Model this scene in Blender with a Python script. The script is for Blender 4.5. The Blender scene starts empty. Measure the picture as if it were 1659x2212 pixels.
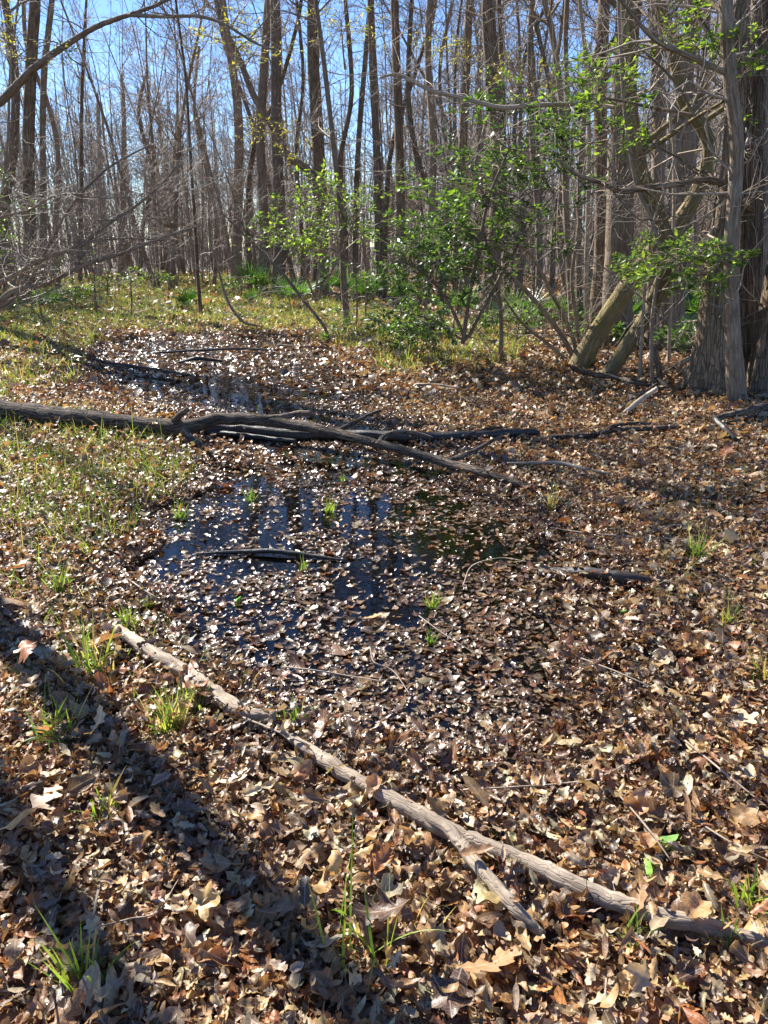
import bpy, math, time
import numpy as np

# ------------------------------------------------------------------ camera, sky, sun, exposure
SC = bpy.context.scene
COL = SC.collection
F = 1597.0            # focal length, in pixels of a 1659 x 2212 view
PITCH = math.radians(19.8)
CAMH = 1.6
cam_d = bpy.data.cameras.new("camera")
cam = bpy.data.objects.new("camera", cam_d)
COL.objects.link(cam)
cam.location = (0, 0, CAMH)
cam.rotation_euler = (math.pi / 2 - PITCH, 0, 0)
cam_d.sensor_fit = 'VERTICAL'
cam_d.sensor_height = 36.0
cam_d.lens = 36.0 * F / 2212.0
cam_d.clip_start = 0.05
cam_d.clip_end = 2000
SC.camera = cam

SUN_AZ = math.radians(-43)     # from straight ahead (+Y), negative = to the left
SUN_EL = math.radians(40)
world = bpy.data.worlds.new("World")
SC.world = world
world.use_nodes = True
wn = world.node_tree
wn.nodes.clear()
sky = wn.nodes.new('ShaderNodeTexSky')
sky.sky_type = 'NISHITA'
sky.sun_disc = False
sky.sun_elevation = SUN_EL
sky.sun_rotation = SUN_AZ
sky.air_density = 1.0
sky.dust_density = 0.0
sky.ozone_density = 5.0
bg = wn.nodes.new('ShaderNodeBackground')
bg.inputs['Strength'].default_value = 0.082
wo = wn.nodes.new('ShaderNodeOutputWorld')
hsv = wn.nodes.new('ShaderNodeHueSaturation')
hsv.inputs['Saturation'].default_value = 1.1
hsv.inputs['Hue'].default_value = .51
hsv.inputs['Value'].default_value = .95
wn.links.new(sky.outputs[0], hsv.inputs['Color'])
wn.links.new(hsv.outputs[0], bg.inputs[0])
wn.links.new(bg.outputs[0], wo.inputs[0])
sun_d = bpy.data.lights.new("sun", 'SUN')
sun_d.energy = 5.0
sun_d.angle = math.radians(0.5)
sun_d.color = (1.0, 0.95, 0.87)
sun = bpy.data.objects.new("sun", sun_d)
COL.objects.link(sun)
sdir = np.array([math.sin(SUN_AZ) * math.cos(SUN_EL), math.cos(SUN_AZ) * math.cos(SUN_EL), math.sin(SUN_EL)])
sun.rotation_euler = (math.pi / 2 - SUN_EL, 0, math.pi - SUN_AZ)
sun.location = tuple(sdir * 50)
SC.view_settings.view_transform = 'Standard'
SC.view_settings.look = 'None'
SC.view_settings.exposure = 1.5
SC.view_settings.gamma = 1.0
SC.render.engine = 'CYCLES'
SC.cycles.use_denoising = True
SC.cycles.max_bounces = 6
SC.cycles.diffuse_bounces = 3
SC.cycles.glossy_bounces = 3
SC.cycles.transmission_bounces = 4
SC.cycles.transparent_max_bounces = 8
SC.cycles.sample_clamp_indirect = 4.0
SC.cycles.sample_clamp_direct = 40.0

rng = np.random.default_rng(11)
U = rng.uniform


# ------------------------------------------------------------------ pixels of the photograph to the ground / to a depth
def ray(px, py):
    dx = (np.asarray(px, float) - 829.5) / F
    dy = (1106.0 - np.asarray(py, float)) / F
    c, s = math.cos(PITCH), math.sin(PITCH)
    return dx, c + dy * s, -s + dy * c


def G(px, py):
    x, y, z = ray(px, py)
    t = CAMH / -z
    return x * t, y * t


def AT(px, py, Y):
    x, y, z = ray(px, py)
    t = Y / y
    return np.array([x * t, Y, CAMH + z * t])


def depth_of(p):
    return p[1] * math.cos(PITCH) - (p[2] - CAMH) * math.sin(PITCH)


# ------------------------------------------------------------------ value noise in plan
_NG = np.random.default_rng(3).random((256, 256))


def vnoise(x, y, s=1.0, o=0):
    x = np.asarray(x) / s + 37.3 + o * 11.7
    y = np.asarray(y) / s + 91.1 + o * 5.3
    xi = np.floor(x).astype(int); yi = np.floor(y).astype(int)
    fx = x - xi; fy = y - yi
    fx = fx * fx * (3 - 2 * fx); fy = fy * fy * (3 - 2 * fy)
    a = _NG[xi % 256, yi % 256]; b = _NG[(xi + 1) % 256, yi % 256]
    c = _NG[xi % 256, (yi + 1) % 256]; d = _NG[(xi + 1) % 256, (yi + 1) % 256]
    return (a * (1 - fx) + b * fx) * (1 - fy) + (c * (1 - fx) + d * fx) * fy - 0.5


def poly_px(pts):
    return np.array([G(*p) for p in pts])


def sdf(poly, x, y):
    """signed distance to a polygon, negative inside"""
    x = np.asarray(x, float).ravel(); y = np.asarray(y, float).ravel()
    d = np.full(x.shape, 1e9); ins = np.zeros(x.shape, bool)
    n = len(poly)
    for i in range(n):
        ax, ay = poly[i]; bx, by = poly[(i + 1) % n]
        ex, ey = bx - ax, by - ay
        wx, wy = x - ax, y - ay
        t = np.clip((wx * ex + wy * ey) / (ex * ex + ey * ey + 1e-12), 0, 1)
        d = np.minimum(d, (wx - ex * t) ** 2 + (wy - ey * t) ** 2)
        c = ((ay > y) != (by > y))
        with np.errstate(divide='ignore', invalid='ignore'):
            xx = (bx - ax) * (y - ay) / (by - ay if by != ay else 1e-9) + ax
        ins ^= c & (x < xx)
    d = np.sqrt(d)
    return np.where(ins, -d, d)


POOL_NEAR = poly_px([(300, 1130), (400, 1080), (470, 1020), (620, 1015), (830, 1035), (1000, 1065), (1150, 1110), (1210, 1180),
                     (1170, 1260), (1220, 1350), (1240, 1450), (1150, 1560), (1020, 1640), (860, 1610), (700, 1530), (560, 1440),
                     (420, 1410), (330, 1350), (320, 1250), (340, 1190)])
POOL_FAR = poly_px([(225, 742), (330, 728), (470, 726), (600, 738), (690, 775), (760, 850), (860, 930), (960, 1000), (980, 1060),
                    (640, 1030), (560, 985), (460, 950), (400, 900), (300, 880), (250, 840), (190, 780)])
OPEN = poly_px([(450, 1060), (560, 1040), (800, 1075), (1150, 1125), (1190, 1230), (1060, 1250), (860, 1330), (740, 1330), (640, 1240), (400, 1270), (340, 1200), (420, 1110)])
OPEN2 = poly_px([(390, 810), (520, 820), (600, 870), (640, 960), (930, 1020), (960, 1045), (640, 1020), (480, 950), (400, 860)])


def pool_d(x, y):
    d = np.minimum(sdf(POOL_NEAR, x, y), sdf(POOL_FAR, x, y))
    x = np.asarray(x).ravel(); y = np.asarray(y).ravel()
    return d + vnoise(x, y, .45) * .30 + vnoise(x, y, .17, 2) * .14


def gh(x, y, d=None):
    x = np.asarray(x, float); y = np.asarray(y, float)
    sh = x.shape
    if d is None:
        d = pool_d(x, y)
    x = x.ravel(); y = y.ravel()
    z = np.where(d < 0, np.maximum(d * .14, -.022), .06 * (1 - np.exp(-d / .6)))
    z = z + np.where(d > 0, np.minimum(d * .4, 1), .25) * (vnoise(x, y, .9, 4) * .045 + vnoise(x, y, .3, 5) * .022)
    far = np.clip((np.hypot(x, y) - 14) / 30, 0, 1)
    z = z + far * (vnoise(x, y, 7, 6) * .35)
    return z.reshape(sh)


def gz(x, y):
    return float(gh(np.array([x]), np.array([y]))[0])


def surf(x, y):
    """the top of the litter, or of the water"""
    x = np.array([x]); y = np.array([y])
    d = pool_d(x, y)
    z = gh(x, y, d)
    return float(np.where(d < 0, np.maximum(z, .004), z + .022 * np.clip(d / .1, 0, 1))[0])


def GS(px, py, h=0.0):
    """pixel to the litter surface (plus a height above it)"""
    x, y, z = ray(px, py)
    s = h
    for _ in range(4):
        t = (CAMH - s) / -z
        s = surf(x * t, y * t) + h
    t = (CAMH - s) / -z
    return x * t, y * t, s


# ------------------------------------------------------------------ materials
def new_mat(name):
    m = bpy.data.materials.new(name)
    m.use_nodes = True
    nt = m.node_tree
    nt.nodes.clear()
    out = nt.nodes.new('ShaderNodeOutputMaterial')
    return m, nt, out


def N(nt, t, **kw):
    n = nt.nodes.new(t)
    for k, v in kw.items():
        setattr(n, k, v)
    return n


def L(nt, a, b):
    nt.links.new(a, b)


def ramp(nt, fac, stops):
    r = N(nt, 'ShaderNodeValToRGB')
    e = r.color_ramp.elements
    while len(e) < len(stops):
        e.new(0.5)
    for i, (p, c) in enumerate(stops):
        e[i].position = p
        e[i].color = (*c, 1) if len(c) == 3 else c
    if fac is not None:
        L(nt, fac, r.inputs[0])
    return r.outputs[0]


def mixc(nt, fac, a, b, bt='MIX'):
    m = N(nt, 'ShaderNodeMix', data_type='RGBA', blend_type=bt)
    for sock, v in ((m.inputs[0], fac), (m.inputs[6], a), (m.inputs[7], b)):
        if hasattr(v, 'is_linked'):
            L(nt, v, sock)
        elif isinstance(v, (int, float)):
            sock.default_value = v
        else:
            sock.default_value = (*v, 1)
    return m.outputs[2]


def math_(nt, op, a, b=None):
    m = N(nt, 'ShaderNodeMath', operation=op)
    for i, v in enumerate((a, b)):
        if v is None:
            continue
        if hasattr(v, 'is_linked'):
            L(nt, v, m.inputs[i])
        else:
            m.inputs[i].default_value = v
    return m.outputs[0]


def noise(nt, vec, scale, detail=4, rough=.6, dist=0):
    n = N(nt, 'ShaderNodeTexNoise')
    n.inputs['Scale'].default_value = scale
    n.inputs['Detail'].default_value = detail
    n.inputs['Roughness'].default_value = rough
    n.inputs['Distortion'].default_value = dist
    if vec is not None:
        L(nt, vec, n.inputs['Vector'])
    return n.outputs[0]


def scalev(nt, vec, s):
    m = N(nt, 'ShaderNodeMapping')
    m.inputs['Scale'].default_value = s
    L(nt, vec, m.inputs['Vector'])
    return m.outputs[0]


def bark(name, dark, mid, light, patch=None, patch_amt=.5, rough=.9, bump=.8, fine=1.0, spec=.2, crack=.0, cs=34):
    m, nt, out = new_mat(name)
    at = N(nt, 'ShaderNodeAttribute', attribute_name='bark').outputs['Vector']
    obi = N(nt, 'ShaderNodeObjectInfo').outputs['Random']
    v = scalev(nt, at, (1, 1, .13))
    n1 = noise(nt, v, 38 * fine, 6, .65, .3)
    n2 = noise(nt, scalev(nt, at, (1, 1, .4)), 7, 4)
    c = ramp(nt, n1, [(.32, dark), (.5, mid), (.68, light)])
    c = mixc(nt, .45, c, ramp(nt, n2, [(.3, tuple(x * .55 for x in mid)), (.7, tuple(x * 1.35 for x in mid))]))
    hgt = n1
    if crack:
        vr = N(nt, 'ShaderNodeTexVoronoi', feature='DISTANCE_TO_EDGE')
        vr.inputs['Scale'].default_value = cs
        dn = N(nt, 'ShaderNodeMix', data_type='VECTOR'); dn.inputs[0].default_value = .02
        nz = N(nt, 'ShaderNodeTexNoise'); nz.inputs['Scale'].default_value = 14; L(nt, at, nz.inputs['Vector'])
        L(nt, scalev(nt, at, (1, 1, .11)), dn.inputs[4]); L(nt, nz.outputs['Color'], dn.inputs[5])
        L(nt, dn.outputs[1], vr.inputs['Vector'])
        ck = ramp(nt, vr.outputs['Distance'], [(.0, (0, 0, 0)), (.12, (1, 1, 1))])
        c = mixc(nt, crack, c, mixc(nt, 1.0, c, ramp(nt, vr.outputs['Distance'], [(.0, (.22, .2, .18)), (.13, (1.08, 1.08, 1.08))]), 'MULTIPLY'))
        hgt = math_(nt, 'ADD', math_(nt, 'MULTIPLY', n1, .5), math_(nt, 'MULTIPLY', ck, crack * 1.2))
    if patch:
        n3 = noise(nt, at, 4.5, 5, .7)
        c = mixc(nt, math_(nt, 'MULTIPLY', ramp(nt, n3, [(.5, (0, 0, 0)), (.62, (1, 1, 1))]), patch_amt), c, patch)
    hs = N(nt, 'ShaderNodeHueSaturation')
    L(nt, math_(nt, 'ADD', math_(nt, 'MULTIPLY', obi, .5), .75), hs.inputs['Value'])
    L(nt, c, hs.inputs['Color'])
    b = N(nt, 'ShaderNodeBsdfPrincipled')
    L(nt, hs.outputs[0], b.inputs['Base Color'])
    b.inputs['Roughness'].default_value = rough
    b.inputs['Specular IOR Level'].default_value = spec
    bp = N(nt, 'ShaderNodeBump')
    bp.inputs['Strength'].default_value = bump
    bp.inputs['Distance'].default_value = .015
    L(nt, hgt, bp.inputs['Height'])
    L(nt, bp.outputs[0], b.inputs['Normal'])
    L(nt, b.outputs[0], out.inputs[0])
    return m


M_BARK = bark('bark_grey_brown', (.085, .062, .045), (.25, .185, .128), (.42, .335, .25), (.37, .34, .265), .3, crack=.35, cs=34)
M_BARKFUR = bark('bark_furrowed', (.065, .045, .032), (.225, .16, .108), (.40, .30, .21), (.13, .14, .06), .3, bump=1.0, fine=.7, crack=.6, cs=30)
M_MOSSY = bark('bark_mossy', (.09, .07, .035), (.26, .20, .105), (.40, .33, .20), (.20, .18, .055), .6, crack=.35, cs=28)
M_TWIG = bark('twig_bark', (.16, .125, .095), (.32, .255, .19), (.48, .40, .315), None, bump=.3, rough=.65, spec=.4)
M_PALE = bark('pale_bark', (.17, .13, .10), (.44, .355, .265), (.64, .55, .43), (.14, .10, .075), .45, bump=.7, crack=.14, cs=90)
M_LOG = bark('weathered_log', (.045, .033, .025), (.15, .115, .088), (.34, .275, .21), (.06, .045, .032), .5, bump=1.0, crack=.6, cs=55)
M_WETWOOD = bark('wet_dark_wood', (.012, .010, .009), (.035, .028, .022), (.075, .06, .05), None, rough=.42, bump=.6, spec=.5)


def leafmat(name, trans=.35, rough=.5, veins=True, transgain=(1.5, 1.25, .9), spec=.5):
    m, nt, out = new_mat(name)
    col = N(nt, 'ShaderNodeAttribute', attribute_name='col')
    lc = N(nt, 'ShaderNodeAttribute', attribute_name='leafco').outputs['Vector']
    sx = N(nt, 'ShaderNodeSeparateXYZ'); L(nt, lc, sx.inputs[0])
    geo = N(nt, 'ShaderNodeTexCoord').outputs['Object']
    n = noise(nt, geo, 60, 4, .7)
    c = mixc(nt, .55, col.outputs['Color'], ramp(nt, n, [(.3, (.35, .33, .3)), (.7, (1.5, 1.5, 1.5))]), 'MULTIPLY')
    if veins:
        ax = math_(nt, 'ABSOLUTE', sx.outputs[0])
        mid = math_(nt, 'LESS_THAN', ax, .07)
        sv = math_(nt, 'SINE', math_(nt, 'MULTIPLY', math_(nt, 'SUBTRACT', sx.outputs[1], math_(nt, 'MULTIPLY', ax, .18)), 52))
        sv = math_(nt, 'GREATER_THAN', sv, .93)
        vv = math_(nt, 'MAXIMUM', mid, math_(nt, 'MULTIPLY', sv, .5))
        c = mixc(nt, math_(nt, 'MULTIPLY', vv, .45), c, (.55, .45, .32))
    wet = col.outputs['Alpha']
    b = N(nt, 'ShaderNodeBsdfPrincipled')
    L(nt, c, b.inputs['Base Color'])
    L(nt, math_(nt, 'SUBTRACT', rough, math_(nt, 'MULTIPLY', wet, rough - .38)), b.inputs['Roughness'])
    b.inputs['Specular IOR Level'].default_value = spec
    L(nt, math_(nt, 'MULTIPLY', wet, .65), b.inputs['Coat Weight'])
    b.inputs['Coat Roughness'].default_value = .13
    bc = N(nt, 'ShaderNodeBump')
    bc.inputs['Strength'].default_value = .9
    bc.inputs['Distance'].default_value = .006
    L(nt, noise(nt, geo, 75, 2, .5), bc.inputs['Height'])
    L(nt, bc.outputs[0], b.inputs['Coat Normal'])
    bp = N(nt, 'ShaderNodeBump')
    bp.inputs['Strength'].default_value = .35
    bp.inputs['Distance'].default_value = .004
    L(nt, noise(nt, geo, 140, 3), bp.inputs['Height'])
    L(nt, bp.outputs[0], b.inputs['Normal'])
    t = N(nt, 'ShaderNodeBsdfTranslucent')
    L(nt, mixc(nt, 1.0, c, transgain, 'MULTIPLY'), t.inputs[0])
    mx = N(nt, 'ShaderNodeMixShader')
    mx.inputs[0].default_value = trans
    L(nt, b.outputs[0], mx.inputs[1]); L(nt, t.outputs[0], mx.inputs[2])
    L(nt, mx.outputs[0], out.inputs[0])
    return m


M_LEAF = leafmat('dead_leaf', .24, .45)
M_GREEN = leafmat('evergreen_leaf', .36, .42, False, (2.2, 2.4, .8))
M_LIGHT = leafmat('young_green_leaf', .48, .42, False, (2.0, 2.1, .8))
M_GRASS = leafmat('grass_blade', .45, .45, False, (1.5, 1.5, .8))

# ground under the leaves
m, nt, out = new_mat('forest_soil')
pos = N(nt, 'ShaderNodeNewGeometry').outputs['Position']
vo = N(nt, 'ShaderNodeTexVoronoi'); vo.inputs['Scale'].default_value = 26
L(nt, pos, vo.inputs['Vector'])
sep = N(nt, 'ShaderNodeSeparateColor'); L(nt, vo.outputs['Color'], sep.inputs[0])
c1 = ramp(nt, sep.outputs[0], [(0, (.02, .014, .01)), (.4, (.06, .04, .025)), (.7, (.16, .10, .06)), (1, (.30, .22, .14))])
c2 = ramp(nt, noise(nt, pos, 9, 6), [(.3, (.02, .014, .01)), (.7, (.09, .062, .04))])
c = mixc(nt, .55, c1, c2)
b = N(nt, 'ShaderNodeBsdfPrincipled'); L(nt, c, b.inputs['Base Color'])
b.inputs['Roughness'].default_value = .8
bp = N(nt, 'ShaderNodeBump'); bp.inputs['Strength'].default_value = .8; bp.inputs['Distance'].default_value = .03
L(nt, vo.outputs['Distance'], bp.inputs['Height']); L(nt, bp.outputs[0], b.inputs['Normal'])
L(nt, b.outputs[0], out.inputs[0])
M_SOIL = m

# pool water: clear brown water over the leaves, mirror-like at a low angle
m, nt, out = new_mat('pool_water')
pos = N(nt, 'ShaderNodeNewGeometry').outputs['Position']
bp = N(nt, 'ShaderNodeBump'); bp.inputs['Strength'].default_value = .05; bp.inputs['Distance'].default_value = .01
L(nt, noise(nt, pos, 22, 2), bp.inputs['Height'])
fr = N(nt, 'ShaderNodeFresnel'); fr.inputs['IOR'].default_value = 1.333
L(nt, bp.outputs[0], fr.inputs['Normal'])
tr = N(nt, 'ShaderNodeBsdfTransparent'); tr.inputs[0].default_value = (.74, .60, .42, 1)
gl = N(nt, 'ShaderNodeBsdfGlossy'); gl.inputs['Roughness'].default_value = .02; gl.inputs[0].default_value = (1, 1, 1, 1)
L(nt, bp.outputs[0], gl.inputs['Normal'])
mx = N(nt, 'ShaderNodeMixShader'); L(nt, fr.outputs[0], mx.inputs[0])
L(nt, tr.outputs[0], mx.inputs[1]); L(nt, gl.outputs[0], mx.inputs[2])
L(nt, mx.outputs[0], out.inputs[0])
M_WATER = m


# ------------------------------------------------------------------ mesh buffers
class Buf:
    def __init__(s):
        s.v = []; s.f4 = []; s.f3 = []; s.a = {}; s.n = 0

    def add(s, v, f4=None, f3=None, **at):
        v = np.asarray(v, np.float32).reshape(-1, 3)
        s.v.append(v)
        if f4 is not None and len(f4):
            s.f4.append(np.asarray(f4, np.int64).reshape(-1, 4) + s.n)
        if f3 is not None and len(f3):
            s.f3.append(np.asarray(f3, np.int64).reshape(-1, 3) + s.n)
        for k, x in at.items():
            s.a.setdefault(k, []).append(np.asarray(x, np.float32))
        s.n += len(v)

    def build(s, name, mat, parent=None, smooth=True):
        me = bpy.data.meshes.new(name)
        v = np.concatenate(s.v) if s.v else np.zeros((0, 3), np.float32)
        f4 = np.concatenate(s.f4) if s.f4 else np.zeros((0, 4), np.int64)
        f3 = np.concatenate(s.f3) if s.f3 else np.zeros((0, 3), np.int64)
        idx = np.concatenate([f4.ravel(), f3.ravel()]).astype(np.int32)
        tot = np.concatenate([np.full(len(f4), 4), np.full(len(f3), 3)]).astype(np.int32)
        st = np.concatenate([[0], np.cumsum(tot)[:-1]]).astype(np.int32)
        me.vertices.add(len(v)); me.vertices.foreach_set('co', v.ravel())
        me.loops.add(len(idx)); me.loops.foreach_set('vertex_index', idx)
        me.polygons.add(len(tot)); me.polygons.foreach_set('loop_start', st)
        me.update(calc_edges=True)
        me.polygons.foreach_set('use_smooth', np.full(len(tot), smooth))
        for k, x in s.a.items():
            x = np.concatenate(x)
            if x.shape[1] == 4:
                me.attributes.new(k, 'FLOAT_COLOR', 'POINT').data.foreach_set('color', x.ravel())
            else:
                me.attributes.new(k, 'FLOAT_VECTOR', 'POINT').data.foreach_set('vector', x.ravel())
        me.materials.append(mat)
        o = bpy.data.objects.new(name, me)
        COL.objects.link(o)
        if parent:
            o.parent = parent
            o.matrix_parent_inverse = parent.matrix_world.inverted() if False else o.matrix_parent_inverse
        return o


def tag(o, label=None, cat=None, group=None, kind=None):
    if label: o['label'] = label
    if cat: o['category'] = cat
    if group: o['group'] = group
    if kind: o['kind'] = kind
    return o


def empty(name, loc, rz=0, sc=1.0):
    o = bpy.data.objects.new(name, None)
    COL.objects.link(o)
    o.location = tuple(float(c) for c in loc)
    o.rotation_euler = (0, 0, rz)
    o.scale = (sc, sc, sc)
    o.empty_display_size = .2
    return o


def shift(buf, p):
    """vertex arrays into the frame of an Empty at p"""
    q = np.asarray(p, np.float32)
    buf.v = [v - q for v in buf.v]
    return buf


def catmull(P, per=5):
    P = np.asarray(P, float)
    if len(P) < 3:
        t = np.linspace(0, 1, per + 1)[:, None]
        return P[0] * (1 - t) + P[-1] * t
    Q = np.vstack([2 * P[0] - P[1], P, 2 * P[-1] - P[-2]])
    out = []
    t = np.linspace(0, 1, per, endpoint=False)[:, None]
    for i in range(1, len(Q) - 2):
        a, b, c, d = Q[i - 1], Q[i], Q[i + 1], Q[i + 2]
        out.append(.5 * ((2 * b) + (-a + c) * t + (2 * a - 5 * b + 4 * c - d) * t ** 2 + (-a + 3 * b - 3 * c + d) * t ** 3))
    out.append(P[-1:])
    return np.vstack(out)


_ringcache = {}


def tube(buf, P, R, sides=6, lump=0.0, lobes=0, lobe_h=.5, seed=0, cap=True):
    P = np.asarray(P, float); R = np.asarray(R, float)
    n = len(P)
    T = np.gradient(P, axis=0)
    T /= np.linalg.norm(T, axis=1)[:, None] + 1e-9
    ref = np.array([0, 0, 1.]) if abs(T[0, 2]) < .9 else np.array([1., 0, 0])
    if n <= 4:
        A = np.cross(T, ref)
        A /= np.linalg.norm(A, axis=1)[:, None] + 1e-9
        B = np.cross(T, A)
    else:
        A = np.zeros((n, 3)); a = np.cross(T[0], ref); a /= np.linalg.norm(a)
        for i in range(n):
            a = a - T[i] * (a @ T[i]); a /= np.linalg.norm(a) + 1e-9
            A[i] = a
        B = np.cross(T, A)
    th = np.linspace(0, 2 * math.pi, sides, endpoint=False)
    rr = R[:, None] * np.ones(sides)
    s = np.concatenate([[0], np.cumsum(np.linalg.norm(np.diff(P, axis=0), axis=1))])
    if lump:
        k = np.random.default_rng(seed + 5)
        ph = k.uniform(0, 6.28, 4)
        rr = rr * (1 + lump * (np.sin(th[None] * 2 + s[:, None] * 3 / max(R[0] * 12, .2) + ph[0]) * .5 + np.sin(th[None] * 3 - s[:, None] * 7 / max(R[0] * 12, .2) + ph[1]) * .35
                               + k.normal(0, .25, (n, 1)) + k.normal(0, .18, (n, sides))))
    if lobes:
        k = np.random.default_rng(seed + 9)
        ph = k.uniform(0, 6.28)
        w = np.exp(-np.maximum(s, 0) / lobe_h)[:, None]
        lob = np.abs(np.cos(th[None] * lobes / 2 + ph + .4 * np.sin(th[None] * 2 + ph))) ** .7
        rr = rr * (1 + w * (.55 * (lob - .55)) + .06 * np.cos(th[None] * lobes + ph))
    V = P[:, None] + rr[..., None] * (A[:, None] * np.cos(th)[None, :, None] + B[:, None] * np.sin(th)[None, :, None])
    r0 = max(float(R[0]), .004)
    bc = np.stack([np.cos(th)[None] * rr, np.sin(th)[None] * rr, np.repeat(s[:, None], sides, 1)], -1)
    bc = bc + (np.random.default_rng(seed + 1).uniform(0, 9, 3) if seed else rng.uniform(0, 9, 3))
    key = (n, sides)
    if key not in _ringcache:
        i = np.arange(n - 1)[:, None] * sides; j = np.arange(sides)[None]
        j2 = (j + 1) % sides
        _ringcache[key] = np.stack([i + j, i + j2, i + sides + j2, i + sides + j], -1).reshape(-1, 4)
    V = V.reshape(-1, 3); bc = bc.reshape(-1, 3)
    f3 = None
    if cap:
        V = np.vstack([V, P[-1:] + T[-1:] * R[-1] * .3, P[:1] - T[:1] * R[0] * .1])
        bc = np.vstack([bc, bc[-1:], bc[:1]])
        j = np.arange(sides); e = n * sides
        f3 = np.vstack([np.stack([(n - 1) * sides + j, (n - 1) * sides + (j + 1) % sides, np.full(sides, e)], -1),
                        np.stack([(j + 1) % sides, j, np.full(sides, e + 1)], -1)])
    buf.add(V, _ringcache[key], f3, bark=bc)


def unit(v):
    return v / (np.linalg.norm(v) + 1e-9)


def grow(bufs, p, d, Lg, r, lvl, maxl, kids=(7, 6, 5, 4), up=.12, wander=.18, tips=None, rmin=.0022, spread=(.5, 1.1)):
    """one limb and, along it, its smaller branches; level 0,1 go to bufs[0], finer ones to bufs[1]"""
    n = 6 if lvl <= 1 else (5 if lvl == 2 else 4)
    P = [np.array(p, float)]
    d = unit(np.array(d, float))
    for i in range(n - 1):
        d = unit(d + rng.normal(0, wander, 3) + np.array([0, 0, up * (.6 if lvl < 2 else .35)]))
        P.append(P[-1] + d * Lg / (n - 1))
    P = np.array(P)
    if lvl <= 1:
        P = catmull(P, 3)
    R = np.maximum(r * np.linspace(1, .14 if lvl <= 1 else .3, len(P)), rmin)
    tube(bufs[0] if lvl <= 1 else bufs[1], P, R, (7, 5, 4, 3)[min(lvl, 3)], cap=False)
    if tips is not None and lvl == maxl:
        tips.append(P)
    if lvl < maxl:
        k = kids[lvl]
        fr = np.sort(U(.22, 1, k))
        for f in fr:
            i = min(int(f * (len(P) - 1)), len(P) - 2)
            q = P[i] + (P[i + 1] - P[i]) * (f * (len(P) - 1) - i)
            dd = unit(P[i + 1] - P[i])
            s = unit(np.cross(dd, rng.normal(0, 1, 3)))
            a = U(*spread)
            grow(bufs, q, dd * math.cos(a) + s * math.sin(a), Lg * U(.35, .6) * (1.1 - .4 * f), max(r * (1 - .65 * f) * U(.4, .6), rmin),
                 lvl + 1, maxl, kids, up, wander * 1.1, tips, rmin, spread)
    return P


# ------------------------------------------------------------------ leaves: outlines as small grids, placed in bulk
def strip_leaf(prof, n, cols, sweep=.25, petiole=True):
    t = np.linspace(0, 1, n)
    w = np.array([prof(a) for a in t])
    w[-1] = .004
    if petiole:
        t = np.concatenate([[-.22, -.02], t]); w = np.concatenate([[.008, .008], w])
    c = np.linspace(-1, 1, cols)
    x = w[:, None] * c[None]
    y = t[:, None] - .45 + sweep * np.abs(c)[None] * w[:, None]
    V = np.stack([x, y, np.zeros_like(x)], -1).reshape(-1, 3)
    lc = np.stack([np.repeat(c[None], len(t), 0), np.repeat(t[:, None], cols, 1), np.zeros_like(x)], -1).reshape(-1, 3)
    i = np.arange(len(t) - 1)[:, None] * cols; j = np.arange(cols - 1)[None]
    Fq = np.stack([i + j, i + j + 1, i + cols + j + 1, i + cols + j], -1).reshape(-1, 4)
    return V, Fq, lc


def oak_prof(lob, depth, wid):
    def f(t):
        env = wid * math.sin(math.pi * min(max(t, 0), 1) ** .85) ** .7
        ph = (t * lob) % 1.0
        tri = 1 - abs(ph * 2 - 1)
        return max(.015, env * (1 - depth + depth * tri ** 1.2))
    return f


def star_leaf(points, n, depth, rings=3):
    th = np.linspace(0, 2 * math.pi, n, endpoint=False)
    k = np.abs(np.cos((th - math.pi / 2) * points / 2)) ** 1.3
    back = .5 + .5 * np.sin(th)
    R = .5 * (1 - depth + depth * k) * (.62 + .38 * back)
    V = [[0, 0, 0]]; lc = [[0, 0, 0]]
    for q in range(1, rings + 1):
        f = q / rings
        for a, r in zip(th, R):
            rr = r * f if q == rings else (.5 * f * (1 - depth * .8)) * (.62 + .38 * (.5 + .5 * math.sin(a)))
            V.append([math.cos(a) * rr, math.sin(a) * rr, 0])
            lc.append([math.sin((a - math.pi / 2) * points / 2) * f + .001, f, 0])
    f4 = []; f3 = []
    for j in range(n):
        f3.append([0, 1 + j, 1 + (j + 1) % n])
    for q in range(rings - 1):
        for j in range(n):
            f4.append([1 + q * n + j, 1 + (q + 1) * n + j, 1 + (q + 1) * n + (j + 1) % n, 1 + q * n + (j + 1) % n])
    # triangles of the hub written as thin quads so that every leaf has one face kind
    f4 += [[a, b, c_, c_] for a, b, c_ in []]
    return np.array(V), np.array(f4), np.array(lc), np.array(f3)


ell = lambda w: (lambda t: max(.004, w * math.sin(math.pi * min(max(t, 0), 1) ** .8) ** .8))
LEAF_HI = [strip_leaf(oak_prof(4.0, .62, .34), 21, 5, .5), strip_leaf(oak_prof(3.0, .5, .28), 16, 5, .4), strip_leaf(oak_prof(4.0, .38, .22), 17, 5, .3),
           strip_leaf(ell(.12), 8, 3, 0), strip_leaf(ell(.17), 8, 5, 0), strip_leaf(ell(.27), 8, 5, 0),
           star_leaf(5, 30, .55), star_leaf(5, 20, .3)]
LEAF_MID = [strip_leaf(oak_prof(3.0, .55, .36), 10, 3, .4), strip_leaf(ell(.14), 5, 3, 0), strip_leaf(ell(.24), 5, 3, 0), strip_leaf(ell(.32), 5, 3, 0),
            star_leaf(5, 15, .5, 1)]
LEAF_LO = [strip_leaf(ell(.2), 3, 3, 0, False), strip_leaf(ell(.34), 3, 3, 0, False)]

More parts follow.
